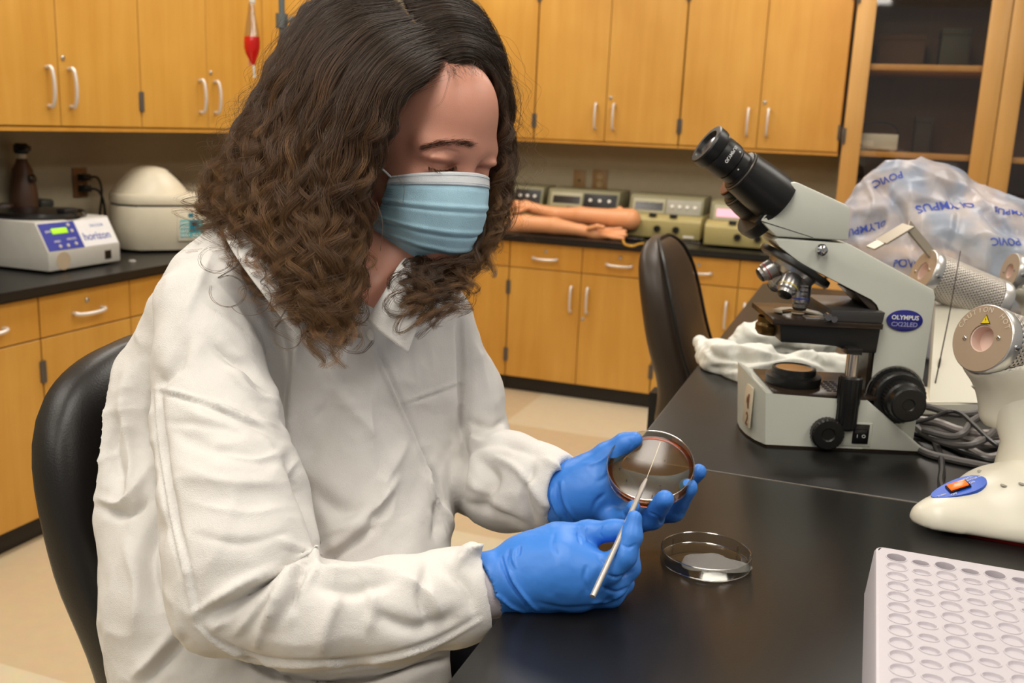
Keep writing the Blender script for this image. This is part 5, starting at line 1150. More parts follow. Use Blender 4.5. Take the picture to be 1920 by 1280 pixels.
printed('OLYMPUS', 1773, 385, .028, 188); printed('POVIC', 1664, 335, .022, 190); printed('OLYMPUS', 1622, 428, .022, 190); printed('POVIC', 1886, 452, .024, 186); printed('POVIC', 1704, 494, .024, 10); printed('OLYMPUS', 1905, 398, .020, 170)
# ------------------------------------------------------------------ the person (camera-frame metres, then moved into the room)
def K(px, py, d, r=None):
    p = cc(px, py, d); return (p, r*d/FPX) if r is not None else p
class CS(SDF):
    def chain(s, pts, k=.02, sc=1.0, ax=(0, 0, 1), op='add'):
        """pts: (px, py, depth, radius px)"""
        for a, b in zip(pts, pts[1:]):
            (p, r1), (q, r2) = K(*a), K(*b); s.cone(p, r1, q, r2, k, op, ax if sc != 1 else None, sc)
def cbox(pts):
    P = np.array([cc(*p[:3]) for p in pts]); R_ = max(p[3]*p[2]/FPX for p in pts)+.03
    return P.min(0)-R_, P.max(0)+R_
def to_room(name, V, Q, m_, parent=None): return qmesh(name, c2w(V), Q[:, ::-1], m_, parent)
def clothmat(name, c, weave=1100, rough=.72, sss=.04):
    M = mat(name, c, rough, var=.015, scale=12, sss=sss, sssr=(.5, .5, .5)); nt, b = nodes(M)
    g = nt.nodes.new('ShaderNodeNewGeometry'); v = nt.nodes.new('ShaderNodeTexVoronoi'); v.inputs['Scale'].default_value = weave; nt.links.new(g.outputs['Position'], v.inputs['Vector'])
    n = nt.nodes.new('ShaderNodeTexNoise'); n.inputs['Scale'].default_value = 55; n.inputs['Detail'].default_value = 5; nt.links.new(g.outputs['Position'], n.inputs['Vector'])
    b1 = nt.nodes.new('ShaderNodeBump'); b1.inputs['Strength'].default_value = .5; b1.inputs['Distance'].default_value = .0006; nt.links.new(v.outputs['Distance'], b1.inputs['Height'])
    b2 = nt.nodes.new('ShaderNodeBump'); b2.inputs['Strength'].default_value = .45; b2.inputs['Distance'].default_value = .0025; nt.links.new(n.outputs['Fac'], b2.inputs['Height']); nt.links.new(b1.outputs[0], b2.inputs['Normal']); nt.links.new(b2.outputs[0], b.inputs['Normal'])
    return M
COAT = clothmat('white_coat_cloth', (219, 216, 212))
# ---- head frame
HC_ = cc(775, 293, 1.11)
def _dir(yaw, p): y, p = R(yaw), R(p); return np.array([math.cos(p)*math.sin(y), -math.sin(p), -math.cos(p)*math.cos(y)]), np.array([math.sin(p)*math.sin(y), math.cos(p), -math.sin(p)*math.cos(y)])
HF, HU = _dir(47, 21.3)
_c5, _s5 = math.cos(.094), math.sin(.094); HF, HU = [np.array([_c5*v[0]-_s5*v[1], _s5*v[0]+_c5*v[1], v[2]]) for v in (HF, HU)]; HR = -np.cross(HF, HU)          # face forward, up, her right
def hp(F, U, s): return HC_+HF*F+HU*U+HR*s
SKIN = mat('skin', (212, 152, 130), .38, var=.05, scale=14, sss=.25, sssr=(1, .35, .2), bump=.12, bscale=900, spec=.45)
nt, b = nodes(SKIN)
# ---- body: head, neck, trunk and arms as one surface
lo = np.minimum(hp(-.15, -.2, .12), hp(.15, .16, -.12))-.06; hi = np.maximum(hp(-.15, -.2, .12), hp(.15, .16, -.12))+.06
s = CS(lo-[.06, .12, .02], hi+[.02, .0, .04], .0021)
AX = [HF, HU, HR]
s.ell(hp(-.004, .042, 0), (.094, .082, .0715), AX, .01)
s.ell(hp(.012, .018, 0), (.080, .080, .0700), AX, .02)
s.ell(hp(.030, -.040, 0), (.060, .074, .056), AX, .02)
for q in (-1, 1):
    s.cone(hp(-.012, -.058, q*.054), .016, hp(.060, -.086, q*.016), .017, .02)
    s.ell(hp(.053, -.030, q*.036), (.030, .028, .026), AX, .02)
    s.cone(hp(.083, .020, q*.012), .010, hp(.070, .022, q*.046), .011, .016)
s.ell(hp(.072, -.088, 0), (.022, .018, .024), AX, .02)
s.ell(hp(.046, .062, 0), (.050, .052, .054), AX, .02)
for q in (-1, 1): s.ell(hp(.102, -.002, q*.034), (.027, .016, .022), AX, .014, 'cut')
s.cone(hp(.080, .018, 0), .0085, hp(.092, -.024, 0), .0085, .010); s.ell(hp(.092, -.032, 0), (.012, .010, .013), AX, .008)
for q in (-1, 1):
    s.ell(hp(.090, -.038, q*.010), (.009, .007, .008), AX, .006)
    s.ell(hp(.0695, -.003, q*.0325), (.0158, .0150, .0165), AX, .004)
    s.ell(hp(.077, .0105, q*.0335), (.0140, .0060, .020), AX, .006)
    s.ell(hp(-.012, -.008, q*.073), (.018, .031, .008), AX, .006)
s.ell(hp(.085, -.062, 0), (.010, .005, .022), AX, .006); s.ell(hp(.083, -.073, 0), (.010, .0055, .019), AX, .006)
nk = K(655, 585, 1.10)
s.cone(hp(-.030, -.060, 0), .052, nk, .062, .02); s.cone(hp(.010, -.085, 0), .030, K(690, 540, 1.07), .032, .02)
V, Q = s.mesh(2); N = vnormals(V, Q)
loc_ = np.stack([(V-HC_)@HF, (V-HC_)@HU, (V-HC_)@HR], 1)
D = np.zeros(len(V))
D += stroke(V, N, [([(798, 300), (815, 286), (838, 281), (860, 286)], 3.2, -.0016), ([(800, 312), (818, 317), (838, 317), (856, 309)], 2.6, -.0022), ([(798, 316), (816, 322), (838, 322), (858, 315)], 3, .0010), ([(800, 330), (825, 337), (850, 332)], 5, -.0010), ([(795, 276), (830, 262), (870, 264), (900, 272)], 8, .0012)])
V = V+N*D[:, None]
bpts = [(655, 560, 1.10, 110), (330, 600, 1.0, 90), (850, 600, 1.2, 70), (420, 1130, .86, 60), (940, 1100, .92, 34), (520, 1290, 1.1, 120), (890, 880, 1.24, 60), (1060, 930, 1.06, 34)]
lo, hi = cbox(bpts); s = CS(lo, hi, .009)
s.chain([(655, 570, 1.11, 70), (600, 900, 1.13, 115), (560, 1210, 1.12, 105)], .05); s.chain([(400, 600, 1.03, 60), (820, 600, 1.19, 55)], .05)
s.chain([(390, 620, 1.0, 55), (440, 1100, .885, 52)], .03); s.chain([(440, 1110, .885, 50), (820, 1115, .885, 40), (950, 1097, .917, 30)], .02)
s.chain([(825, 620, 1.19, 50), (890, 890, 1.235, 48), (990, 910, 1.11, 40), (1065, 930, 1.06, 30)], .02)
V2, Q2 = s.mesh(1)
body = to_room('person', np.vstack([V, V2]), np.vstack([Q, Q2+len(V)]), SKIN)
tag(body, 'seated person in a white coat, face mask and blue gloves examining a petri dish', 'person')
PERSON = body
# face colour: brow and lid warmth live in the skin material through a local vertex colour (freckles, lips)
# lashes and brow
HAIRD = mat('brow_hair', (92, 62, 46), .5)
def bristles(name, pts, n, L, dirf, r, spread, off=.0008):
    bm = MB(); P = spline([np.array(p) for p in pts], 60)
    tree = BVHTree.FromPolygons([tuple(v) for v in c2w(V)], [tuple(q) for q in Q])
    for i in range(n):
        u = rng.random(); px, py = P[int(u*59)]+rng.normal(0, spread, 2)
        d = Vector(RT*(px-960)-UP*(py-640)+FW*FPX).normalized(); h, nn, _, _ = tree.ray_cast(Vector(CAM), d)
        if h is None: continue
        if nn.dot(d) > 0: nn = -nn
        dx, dy, dn = dirf(u); dv = Vector(RT*dx+UP*dy)+nn*dn; dv.normalize(); l = L*(.6+.6*rng.random())
        p0 = h+nn*off; bm.tube([p0, p0+dv*l*.5+nn*.0004, p0+dv*l+(nn*.0004 if dn < .5 else Vector(UP)*.001)], [r, r*.8, r*.2], 3)
    return bm.build(name, HAIRD, body)
bristles('eyebrow', [(789, 280), (812, 271), (840, 267), (866, 267), (884, 273)], 620, .0052, lambda u: (.9-1.6*0+ -1.7*(u < 0), .35-.3*u, .12), .00013, 3.1)
bristles('eyelashes', [(803, 313), (820, 319), (840, 319), (856, 311)], 150, .0072, lambda u: (.15+.5*(u-.3), -.8, .55), .00022, .9)
# ---- undershirt at the neck
s = CS(*[x for x in cbox([(690, 560, 1.06, 60)])], .004)
s.chain([(655, 590, 1.10, 82), (700, 600, 1.085, 66)], .03); s.chain([(650, 560, 1.105, 66), (690, 575, 1.08, 52)], .02)
V3, Q3 = s.mesh(1); to_room('undershirt', V3, Q3, mat('sage_knit', (168, 158, 128), .8, bump=.3, bscale=700), body)

# ---- coat
ctp = [(150, 300, .8, 10), (1110, 1330, .8, 10), (150, 300, 1.3, 10), (1110, 1330, 1.32, 10)]
lo = np.array([-.44, -.37, .76]); hi = np.array([.115, .185, 1.32])
s = CS(lo, hi, .0027)
s.chain([(430, 560, 1.04, 84), (640, 560, 1.10, 90), (800, 590, 1.18, 70)], .05)
s.chain([(500, 430, 1.10, 66), (405, 545, 1.05, 84)], .04)
s.chain([(440, 700, 1.10, 135), (600, 700, 1.125, 150), (760, 720, 1.18, 118)], .06, .9)
s.chain([(430, 900, 1.09, 150), (600, 930, 1.115, 170), (722, 930, 1.15, 128)], .06, .9)
s.chain([(420, 1130, 1.05, 175), (700, 1120, 1.08, 148)], .06); s.chain([(430, 1330, 1.03, 185), (680, 1330, 1.05, 165)], .06)
s.chain([(338, 610, 1.07, 62), (290, 740, 1.10, 78), (272, 850, 1.10, 106), (300, 950, 1.08, 112)], .035); s.chain([(330, 980, 1.05, 118), (345, 1120, 1.02, 125), (370, 1330, 1.02, 140)], .04)
s.chain([(372, 575, 1.00, 78), (392, 680, .98, 96), (408, 800, .95, 114), (440, 940, .905, 136), (452, 1040, .88, 138), (440, 1110, .865, 112)], .010)
s.chain([(430, 1120, .865, 108), (590, 1152, .855, 97), (740, 1146, .865, 94), (850, 1122, .885, 86), (900, 1108, .898, 84)], .010); s.chain([(872, 1052, .885, 20), (884, 1022, .88, 5)], .01)
s.chain([(815, 600, 1.185, 66), (862, 740, 1.22, 76), (880, 850, 1.225, 84)], .018); s.chain([(880, 880, 1.22, 80), (950, 902, 1.14, 88), (1005, 912, 1.09, 78), (1035, 915, 1.07, 70)], .015)
# sleeve mouths: cut the end flat, then hollow it
def mouth(c, ax, rin, deep, cutr):
    (p, _), a = K(c[0], c[1], c[2], 1), np.array(ax, float); a /= np.linalg.norm(a)
    s.cone(p+a*(cutr+.0), cutr, p+a*(cutr+.06), cutr, .004, 'cut'); s.cone(p-a*deep, rin*.9, p+a*.02, rin, .004, 'cut')
mouth((890, 1108, .895), (1, .12, .12), .036, .07, .075); mouth((1038, 918, 1.068), (.85, -.12, -.5), .029, .022, .07)
V, Q = s.mesh(2)
N = vnormals(V, Q)
# cloth folds
def crease(V, N, lines, seed=0):
    return V+N*stroke(V, N, lines)[:, None]
big = [
 ([(470, 500), (515, 600), (535, 700), (528, 790)], 16, -.012), ([(540, 860), (575, 940), (600, 1010), (598, 1052)], 13, -.010),
 ([(330, 760), (420, 800), (515, 838)], 14, 0.0028), ([(320, 810), (410, 845), (520, 868)], 12, -0.0024), ([(330, 870), (430, 905), (540, 905)], 16, 0.0024), ([(420, 690), (480, 730), (525, 790)], 11, .006),
 ([(390, 640), (450, 690), (505, 760)], 10, -.005), ([(300, 700), (292, 790), (305, 900), (330, 1020)], 12, -.006), ([(560, 1050), (500, 1090), (440, 1130), (385, 1160)], 12, -.010), ([(566, 1064), (530, 1110), (505, 1175)], 10, .009), ([(560, 1060), (470, 1085), (400, 1125)], 9, .008),
 ([(575, 1066), (560, 1100), (550, 1150)], 9, -.006), ([(590, 1064), (640, 1075), (720, 1070)], 12, .006), ([(600, 1100), (660, 1110), (730, 1090)], 12, -.005), ([(600, 1060), (580, 1045), (545, 1050)], 9, .008),
 ([(640, 1110), (610, 1170), (600, 1220)], 14, .005), ([(750, 1080), (800, 1110), (830, 1160)], 13, .005), ([(700, 1150), (780, 1180), (860, 1150)], 14, -.005), ([(840, 1065), (875, 1100), (890, 1150)], 10, -.005), ([(855, 1060), (885, 1035), (893, 1022)], 9, .010),
 ([(690, 960), (650, 1010), (600, 1040)], 16, .009), ([(700, 985), (640, 1030), (610, 1060)], 12, -.008), ([(560, 900), (640, 960), (700, 970)], 18, -.006), ([(650, 700), (600, 800), (560, 880)], 22, -.006), ([(760, 830), (720, 900), (700, 965)], 14, .005),
 ([(600, 640), (640, 740), (700, 820)], 20, .005), ([(560, 620), (545, 720), (545, 810)], 10, .008), ([(865, 600), (872, 700), (868, 800), (860, 960)], 9, -.010), ([(800, 900), (830, 960), (850, 1015)], 9, .007), ([(812, 880), (818, 950), (815, 1010)], 8, -.006),
 ([(240, 690), (235, 780), (250, 880), (235, 940)], 14, .007), ([(225, 780), (215, 850), (230, 920)], 12, -.006), ([(187, 935), (225, 945), (262, 915), (285, 870)], 8, .006), ([(190, 950), (235, 965), (275, 940)], 9, -.008), ([(300, 980), (280, 1060), (300, 1150)], 16, -.007), ([(330, 1180), (290, 1230), (250, 1270)], 12, .007), ([(345, 1200), (300, 1250), (270, 1285)], 10, -.007), ([(240, 1010), (260, 1090), (255, 1180)], 14, .005),
 ([(870, 815), (905, 830), (945, 812)], 9, .005), ([(862, 850), (900, 835), (950, 832), (1010, 855)], 10, -.004), ([(900, 860), (925, 900), (905, 950)], 12, -.006), ([(1000, 870), (985, 930), (1005, 985)], 9, -.006), ([(1020, 860), (1050, 880), (1085, 868)], 8, .006), ([(985, 890), (1010, 930), (1040, 970)], 9, .005), ([(870, 900), (915, 925), (960, 960)], 14, .004), ([(888, 640), (905, 700), (925, 770)], 10, .004),
 ([(400, 470), (370, 540), (340, 620)], 10, .004), ([(440, 420), (470, 500), (520, 560)], 12, -.004), ([(310, 790), (400, 800), (480, 822)], 7, -0.0016), ([(350, 940), (450, 960), (550, 950)], 10, 0.0016), ([(360, 1000), (450, 1020), (540, 1000)], 9, -0.0016), ([(545, 1080), (480, 1140), (440, 1190)], 6, .006), ([(535, 1075), (465, 1120), (415, 1165)], 5, -.006), ([(680, 1080), (700, 1130), (690, 1180)], 10, .004), ([(800, 1060), (790, 1120), (810, 1170)], 9, -.004), ([(700, 640), (690, 760), (700, 850)], 14, .004), ([(630, 760), (560, 860), (545, 900)], 12, .005), ([(740, 900), (690, 960), (620, 1000)], 8, .006), ([(480, 620), (500, 700), (520, 780)], 7, .004), ([(350, 640), (330, 690), (300, 720)], 9, -.005), ([(880, 790), (920, 800), (942, 790)], 6, -.005), ([(930, 860), (970, 880), (1000, 920)], 7, .005), ([(870, 940), (930, 960), (985, 985)], 8, -.004), ([(590, 1055), (500, 1085), (420, 1118), (360, 1150)], 5, .0045), ([(588, 1062), (500, 1100), (430, 1150), (395, 1185)], 5, .0045), ([(588, 1060), (520, 1080), (440, 1110)], 4, -.004), ([(592, 1068), (530, 1120), (490, 1180), (480, 1215)], 5.5, .005), ([(598, 1068), (565, 1110), (545, 1170)], 5, .0045), ([(596, 1058), (560, 1030), (520, 1012)], 6, .004), ([(520, 760), (470, 740), (430, 700)], 5, .004), ([(525, 800), (460, 790), (400, 760)], 5, .0035), ([(535, 850), (480, 860), (420, 850)], 5.5, .003), ([(460, 1240), (560, 1275), (700, 1270), (850, 1225)], 10, -.012)]
fine = [
 ([(290, 727), (340, 738), (430, 768), (526, 815)], 3.5, .0030), ([(292, 735), (345, 747), (430, 778), (524, 824)], 4.1, -.0028),
 ([(293, 728), (300, 820), (322, 960), (350, 1085), (366, 1172)], 3.5, .0026), ([(301, 728), (309, 820), (331, 960), (360, 1085), (376, 1168)], 3.2, -.0022), ([(285, 735), (292, 820), (313, 960), (341, 1085)], 3.5, -.0022),
 ([(366, 1172), (420, 1215), (520, 1246), (680, 1242), (800, 1215), (903, 1162)], 3.8, .0028), ([(366, 1164), (420, 1207), (520, 1238), (680, 1234), (800, 1207), (900, 1154)], 4.1, -.0026),
 ([(683, 612), (740, 742), (796, 870), (845, 1005)], 3.5, .0034), ([(690, 612), (748, 742), (804, 870), (852, 1000)], 4.3, -.0036), ([(762, 752), (815, 733), (866, 714)], 3.2, .0026), ([(762, 757), (815, 739), (868, 720)], 3.8, -.0026), ([(868, 600), (873, 700), (866, 850)], 3.5, .0022),
 ([(800, 880), (812, 940), (838, 1010)], 3.5, .003)]
D = stroke(V, N, big)*1.45; V = V+N*D[:, None]; N = vnormals(V, Q)
nz1 = vnoise(V*np.array([1.25, .8, .8]), 10, 5); nz2 = vnoise(V+nz1[:, None]*.02, 34, 9); nz3 = vnoise(V+nz1[:, None]*.01, 75, 13)
amp = (.0026*(1-2*np.abs(nz1))+.0015*(1-2*np.abs(nz2))+.0004*nz3)
amp = amp*np.interp(960+FPX*V[:, 0]/V[:, 2], [820, 900], [1.0, .45]); V = V+N*amp[:, None]; V = laplace(V, Q, 1, .35); N = vnormals(V, Q)
V = V+N*(1.1*stroke(V, N, fine))[:, None]
coat = to_room('coat', V, Q, COAT, body)
CV, CQ = c2w(V), Q[:, ::-1]
CT = BVHTree.FromPolygons([tuple(v) for v in CV], [tuple(q) for q in CQ])
def hit(px, py, tree=None):
    d = Vector(RT*(px-960)-UP*(py-640)+FW*FPX).normalized(); h, nn, _, dist = (tree or CT).ray_cast(Vector(CAM), d)
    return (h, nn if nn.dot(d) < 0 else -nn) if h is not None else (None, None)
# collar: two flaps and a standing band round the neck
def sheet(name, rows, th, m_, parent, n=28):
    """rows of (px, py, depth) splined into a thin panel"""
    G_ = [spline([cc(*p) for p in r], n) for r in rows]; G_ = np.array([spline([g[i] for g in G_], 12) for i in range(n)])
    mb = MB(); W_ = c2w(G_.reshape(-1, 3)).reshape(G_.shape); mb.grid(W_); o = mb.build(name, m_, parent, angle=80)
    md = o.modifiers.new('thick', 'SOLIDIFY'); md.thickness = th; md.offset = 0; return o
sheet('collar', [[(688, 600, 1.010), (722, 545, 1.005), (745, 500, 1.03), (765, 478, 1.09)], [(712, 622, .998), (745, 570, .998), (775, 530, 1.03), (800, 500, 1.09)], [(765, 662, .995), (785, 612, 1.000), (820, 570, 1.05), (845, 530, 1.12)]], .0022, COAT, body)
sheet('collar', [[(655, 640, .985), (630, 560, .985), (560, 470, 1.00), (500, 400, 1.06), (470, 370, 1.13)], [(650, 665, .980), (590, 590, .965), (520, 500, .97), (455, 420, 1.02), (438, 362, 1.10)], [(648, 690, .980), (570, 640, .955), (485, 540, .95), (425, 450, 1.0), (420, 400, 1.09)]], .0022, COAT, body)
h, nn = hit(693, 628)
mb = MB(); mb.lathe([(.0, 0), (.0062, 0), (.0062, .002), (.0045, .003), (0, .0028)], 20, h, nn); mb.build('button', mat('pearl_button', (232, 228, 220), .3), coat)
# inner knit cuffs
mb = MB(); P = [cc(880, 1105, .90), cc(930, 1100, .912), cc(965, 1094, .918)]; mb.tube([c2w(p) for p in P], [.030, .0285, .026], 28, cap=False); mb.build('cuff', mat('lilac_white_knit', (214, 206, 210), .8, bump=.3, bscale=900), body)
mb = MB(); P = [cc(1020, 916, 1.08), cc(1060, 930, 1.062)]; mb.tube([c2w(p) for p in P], [.029, .0275], 28, cap=False); mb.build('cuff', bpy.data.materials['lilac_white_knit'], body)
# trousers and shoes under the table
s = SDF((-.85, .50, .0), (.15, 1.40, .80), .009)
for y_ in (.86, 1.10):
    s.cone((-.58, y_+.04, .66), .088, (-.16, y_, .66), .066, .03); s.cone((-.16, y_, .65), .062, (-.22, y_, .33), .048, .02)
s.cone((-.60, .90, .69), .11, (-.60, 1.06, .69), .11, .04)
V4, Q4 = s.mesh(1); qmesh('trousers', V4, Q4, mat('dark_trousers', (44, 44, 50), .85, bump=.2, bscale=500), body)
for y_ in (.86, 1.10):
    s = SDF((-.36, y_-.09, .2), (.03, y_+.09, .44), .006); s.cone((-.25, y_, .305), .036, (-.08, y_, .297), .030, .03); s.cone((-.235, y_, .33), .04, (-.235, y_, .36), .04, .02)
    V4, Q4 = s.mesh(1); qmesh('shoe', V4, Q4, mat('black_shoe', (28, 28, 30), .4), body)

# ---- gloves
GLOVE = mat('nitrile_blue', (62, 130, 218), .42, var=.04, scale=20, bump=.15, bscale=120, sss=.12, sssr=(.2, .4, 1))
def glove(chains, k=.006, h=.0014, cuts=(), strokes=(), sm=2):
    allp = [p for c in chains for p in c[0]]; lo, hi = cbox(allp); s = CS(lo+.012, hi-.012, h)
    for c in chains: s.chain(c[0], c[1] if len(c) > 1 else k)
    for c in cuts: s.cone(*c, .003, 'cut')
    V, Q = s.mesh(sm); N = vnormals(V, Q)
    n1 = vnoise(V, 90, 3); n2 = vnoise(V, 200, 5); V = V+N*(.0004*n1+.00012*n2)[:, None]; N = vnormals(V, Q)
    V = V+N*stroke(V, N, list(strokes))[:, None]; return V, Q
# right hand, holding the loop handle
RH = [([(915, 1092, .905, 58), (950, 1092, .912, 56)], .01), ([(950, 1092, .912, 55), (1005, 1078, .908, 66), (1052, 1070, .904, 70)], .012), ([(1052, 1066, .904, 66), (1085, 1085, .900, 58)], .014),
      ([(985, 1050, .915, 48), (1045, 1018, .915, 36)], .014), ([(1045, 1016, .915, 34), (1105, 1000, .912, 24), (1150, 994, .903, 19), (1166, 990, .899, 16)], .006),
      ([(1085, 1066, .893, 42), (1140, 1066, .886, 28)], .010), ([(1140, 1066, .886, 28), (1170, 1042, .884, 24), (1184, 1005, .886, 20), (1189, 972, .890, 15)], .004),
      ([(1085, 1095, .903, 40), (1150, 1092, .898, 27), (1178, 1064, .902, 22), (1182, 1030, .914, 18)], .004),
      ([(1075, 1108, .908, 38), (1145, 1114, .908, 24), (1168, 1092, .918, 20), (1168, 1068, .932, 17)], .004),
      ([(1060, 1115, .912, 34), (1118, 1128, .918, 20), (1142, 1112, .928, 17), (1142, 1090, .940, 15)], .004)]
st = [([(900, 1050), (915, 1095), (950, 1130), (985, 1148)], 3, .003), ([(940, 1045), (955, 1090), (985, 1130), (1000, 1150)], 3, -.0030), ([(947, 1042), (962, 1088), (990, 1126), (1010, 1146)], 3, .0028), ([(955, 1030), (950, 1050), (958, 1075)], 2.4, -.0022), ([(965, 1026), (962, 1045), (968, 1065)], 2.4, .002), ([(975, 1022), (972, 1042)], 2.4, -.0018),
      ([(1088, 985), (1084, 1000), (1088, 1018)], 2.4, -.0016), ([(1098, 984), (1095, 1000), (1098, 1014)], 2.2, .0015), ([(1128, 985), (1124, 998), (1130, 1008)], 2, -.0012), ([(1165, 1020), (1178, 1026), (1192, 1020)], 2, -.0014), ([(1100, 1060), (1095, 1085), (1102, 1110)], 4, -.0018), ([(1130, 1100), (1155, 1110), (1180, 1100)], 3, -.0022), ([(1110, 1130), (1140, 1125), (1170, 1112)], 2.6, .002), ([(1010, 1130), (1060, 1140), (1110, 1136)], 4, -.0012), ([(1140, 1078), (1160, 1082), (1186, 1070)], 2.4, -.0024), ([(1040, 1000), (1036, 1020), (1044, 1038)], 3, -.0012), ([(1120, 1045), (1135, 1060), (1140, 1080)], 3, -.0014)]
pa, pb = K(905, 1100, .903), K(940, 1095, .911); ax = (pa-pb)/np.linalg.norm(pa-pb)
Vg, Qg = glove(RH, cuts=[(pa+ax*.052, .05, pa+ax*.12, .05), (pb, .0265, pa+ax*.04, .029)], strokes=st)
g1 = to_room('glove', Vg, Qg, GLOVE, body)
# left hand, palm up under the dish
LH = [([(1040, 935, 1.066, 54), (1075, 925, 1.060, 56)], .01), ([(1075, 922, 1.060, 55), (1115, 915, 1.058, 58), (1145, 928, 1.058, 50)], .014),
      ([(1095, 895, 1.054, 38), (1138, 856, 1.050, 25), (1170, 831, 1.044, 18), (1190, 824, 1.040, 15)], .008),
      ([(1145, 905, 1.066, 30), (1235, 915, 1.082, 21), (1285, 905, 1.078, 18), (1310, 884, 1.062, 15)], .005),
      ([(1145, 930, 1.060, 32), (1220, 962, 1.055, 23), (1262, 956, 1.035, 22), (1290, 914, 1.006, 18)], .004),
      ([(1140, 945, 1.050, 32), (1190, 978, 1.030, 24), (1222, 970, 1.005, 22), (1246, 936, .972, 18)], .004),
      ([(1125, 950, 1.046, 28), (1158, 974, 1.024, 18), (1180, 968, 1.004, 15), (1188, 950, .984, 13)], .004)]
st = [([(1045, 905), (1050, 940), (1068, 975)], 3, -.0028), ([(1053, 902), (1058, 938), (1076, 974)], 3, .0026), ([(1095, 870), (1120, 866), (1150, 845)], 4, .0012), ([(1110, 960), (1118, 940), (1135, 925)], 4, -.0016), ([(1150, 945), (1165, 955), (1175, 975)], 3, -.0016), ([(1120, 905), (1140, 890), (1155, 870)], 5, -.0014), ([(1216, 960), (1232, 968), (1240, 980)], 2.4, -.0012), ([(1180, 822), (1184, 832), (1180, 842)], 2, -.001), ([(1034, 915), (1036, 940), (1050, 972)], 3, .0026)]
pa, pb = K(1034, 938, 1.067), K(1068, 926, 1.061); ax = (pa-pb)/np.linalg.norm(pa-pb)
Vg, Qg = glove(LH, cuts=[(pa+ax*.052, .05, pa+ax*.12, .05), (pb, .0275, pa+ax*.04, .030)], strokes=st)
g2 = to_room('glove', Vg, Qg, GLOVE, body)
# ---- petri dish held in the left hand
n_ = frame_c((-.12, .70, -.70)); dc = Vector(cpt(1220, 886, 1.022)); xr = Vector(RT); 
Mx_ = frame(dc, (xr-n_*xr.dot(n_)).normalized(), n_.cross((xr-n_*xr.dot(n_)).normalized()))
DISH = dish('petri_dish', 'petri dish of amber agar held in the left blue glove', 'petri dish', Mx_, R0=.0455, h=.0145, m_=CLR)
AGAR = glassy('amber_agar', (.95, .76, .52), .18, 1.34, .93, fac=.07)
mb = MB(); mb.lathe([(0, .0014), (.0436, .0014), (.0436, .0062), (.0428, .0056), (0, .0055)], 72, cap=False); mb.build('agar', AGAR, DISH, angle=40)
mb = MB(); mb.lathe([(.0437, .0014), (.0443, .0016), (.0443, .0068), (.0432, .0064), (.0412, .0059), (.040, .0058)], 72, cap=False); mb.build('agar_rim', glassy('orange_meniscus', (.88, .36, .08), .15, 1.4, .85, fac=.035), DISH)
mb = MB()
for x, y, r_ in ((-.026, -.012, .0008), (.008, -.021, .0011), (-.002, -.034, .0006), (.016, .010, .0005), (-.032, .004, .0005)): mb.lathe([(r_, .0055), (r_, .0064), (0, .0066)], 8, (x, y, 0))
mb.build('colony', mat('dark_colony', (40, 34, 28), .5), DISH)
# ---- inoculating loop
mb = MB(); mb.tube([cpt(1111, 1118, .840), cpt(1180, 969, .8990), cpt(1206, 910, .928), cpt(1212, 898, .933)], [.0026, .0026, .0024, .0014], 14); LP = mb.build('inoculating_loop', mat('satin_handle', (206, 200, 192), .3, .6)); tag(LP, 'steel inoculating loop held like a pen in the right blue glove', 'inoculating loop')
mb = MB(); mb.tube([cpt(1211, 900, .932), cpt(1225, 864, .955), cpt(1238, 829, .985)], .00045, 6); mb.build('wire', mat('pale_wire', (200, 186, 160), .3, .7), LP)

# ---- face mask
def mp(u, v):
    """u -1..1 across (1 = her right), v 0..1 down"""
    vs = [0, .18, .40, .62, .82, 1.0]
    Fc = [.0960, .104, .1095, .107, .099, .074]; Uc = [-.001, -.020, -.043, -.067, -.089, -.106]
    Fe = [.046, .044, .040, .034, .020, .004]; Ue = [-.0185, -.031, -.047, -.064, -.078, -.088]; Se = [.0690, .0700, .0700, .0680, .0640, .0600]
    f = lambda a: float(np.interp(v, vs, a))
    a = u*math.pi/2; c_, s_ = math.cos(a), math.sin(a)
    F, U, S_ = f(Fe)+(f(Fc)-f(Fe))*c_**1.1, f(Ue)+(f(Uc)-f(Ue))*c_**1.2, f(Se)*s_*(1 if u > 0 else .90)
    if v < .18: F -= .006*(1-v/.18)*(1-abs(c_))*0
    pl = 0.0
    for p_ in (.34, .60, .80): pl += .0011*math.exp(-((v-p_-.02*s_*s_)/.022)**2)-.0016*math.exp(-((v-p_-.055-.02*s_*s_)/.02)**2)
    return hp(F+pl*c_, U, S_+pl*s_)
MB_ = clothmat('mask_blue', (174, 216, 236), 1400, .7, .1); MW = clothmat('mask_white', (222, 226, 230), 1400, .7, .1)
def mgrid(name, u0, u1, v0, v1, nu, nv, m_, par, off=0, th=.0009):
    mb = MB(); G_ = np.array([[mp(u, v) for v in np.linspace(v0, v1, nv)] for u in np.linspace(u0, u1, nu)])
    if off:
        c0 = hp(.02, -.05, 0); d = G_-c0; G_ = G_+d/np.linalg.norm(d, axis=2, keepdims=True)*off
    n = (vnoise(G_.reshape(-1, 3), 60, 2)*.0007).reshape(nu, nv, 1); G_ = G_+(G_-hp(.02, -.05, 0))/.08*n
    mb.grid(c2w(G_.reshape(-1, 3)).reshape(G_.shape)); o = mb.build(name, m_, par, angle=80)
    md = o.modifiers.new('thick', 'SOLIDIFY'); md.thickness = th; md.offset = 0; return o
MASK = mgrid('face_mask', -1, 1, .10, 1, 90, 80, MB_, body)
mgrid('top_band', -1, 1, .0, .13, 90, 8, MW, MASK, .0008, .0012)
STM_ = mat('stitch_blue', (96, 128, 150), .7)
mb = MB()
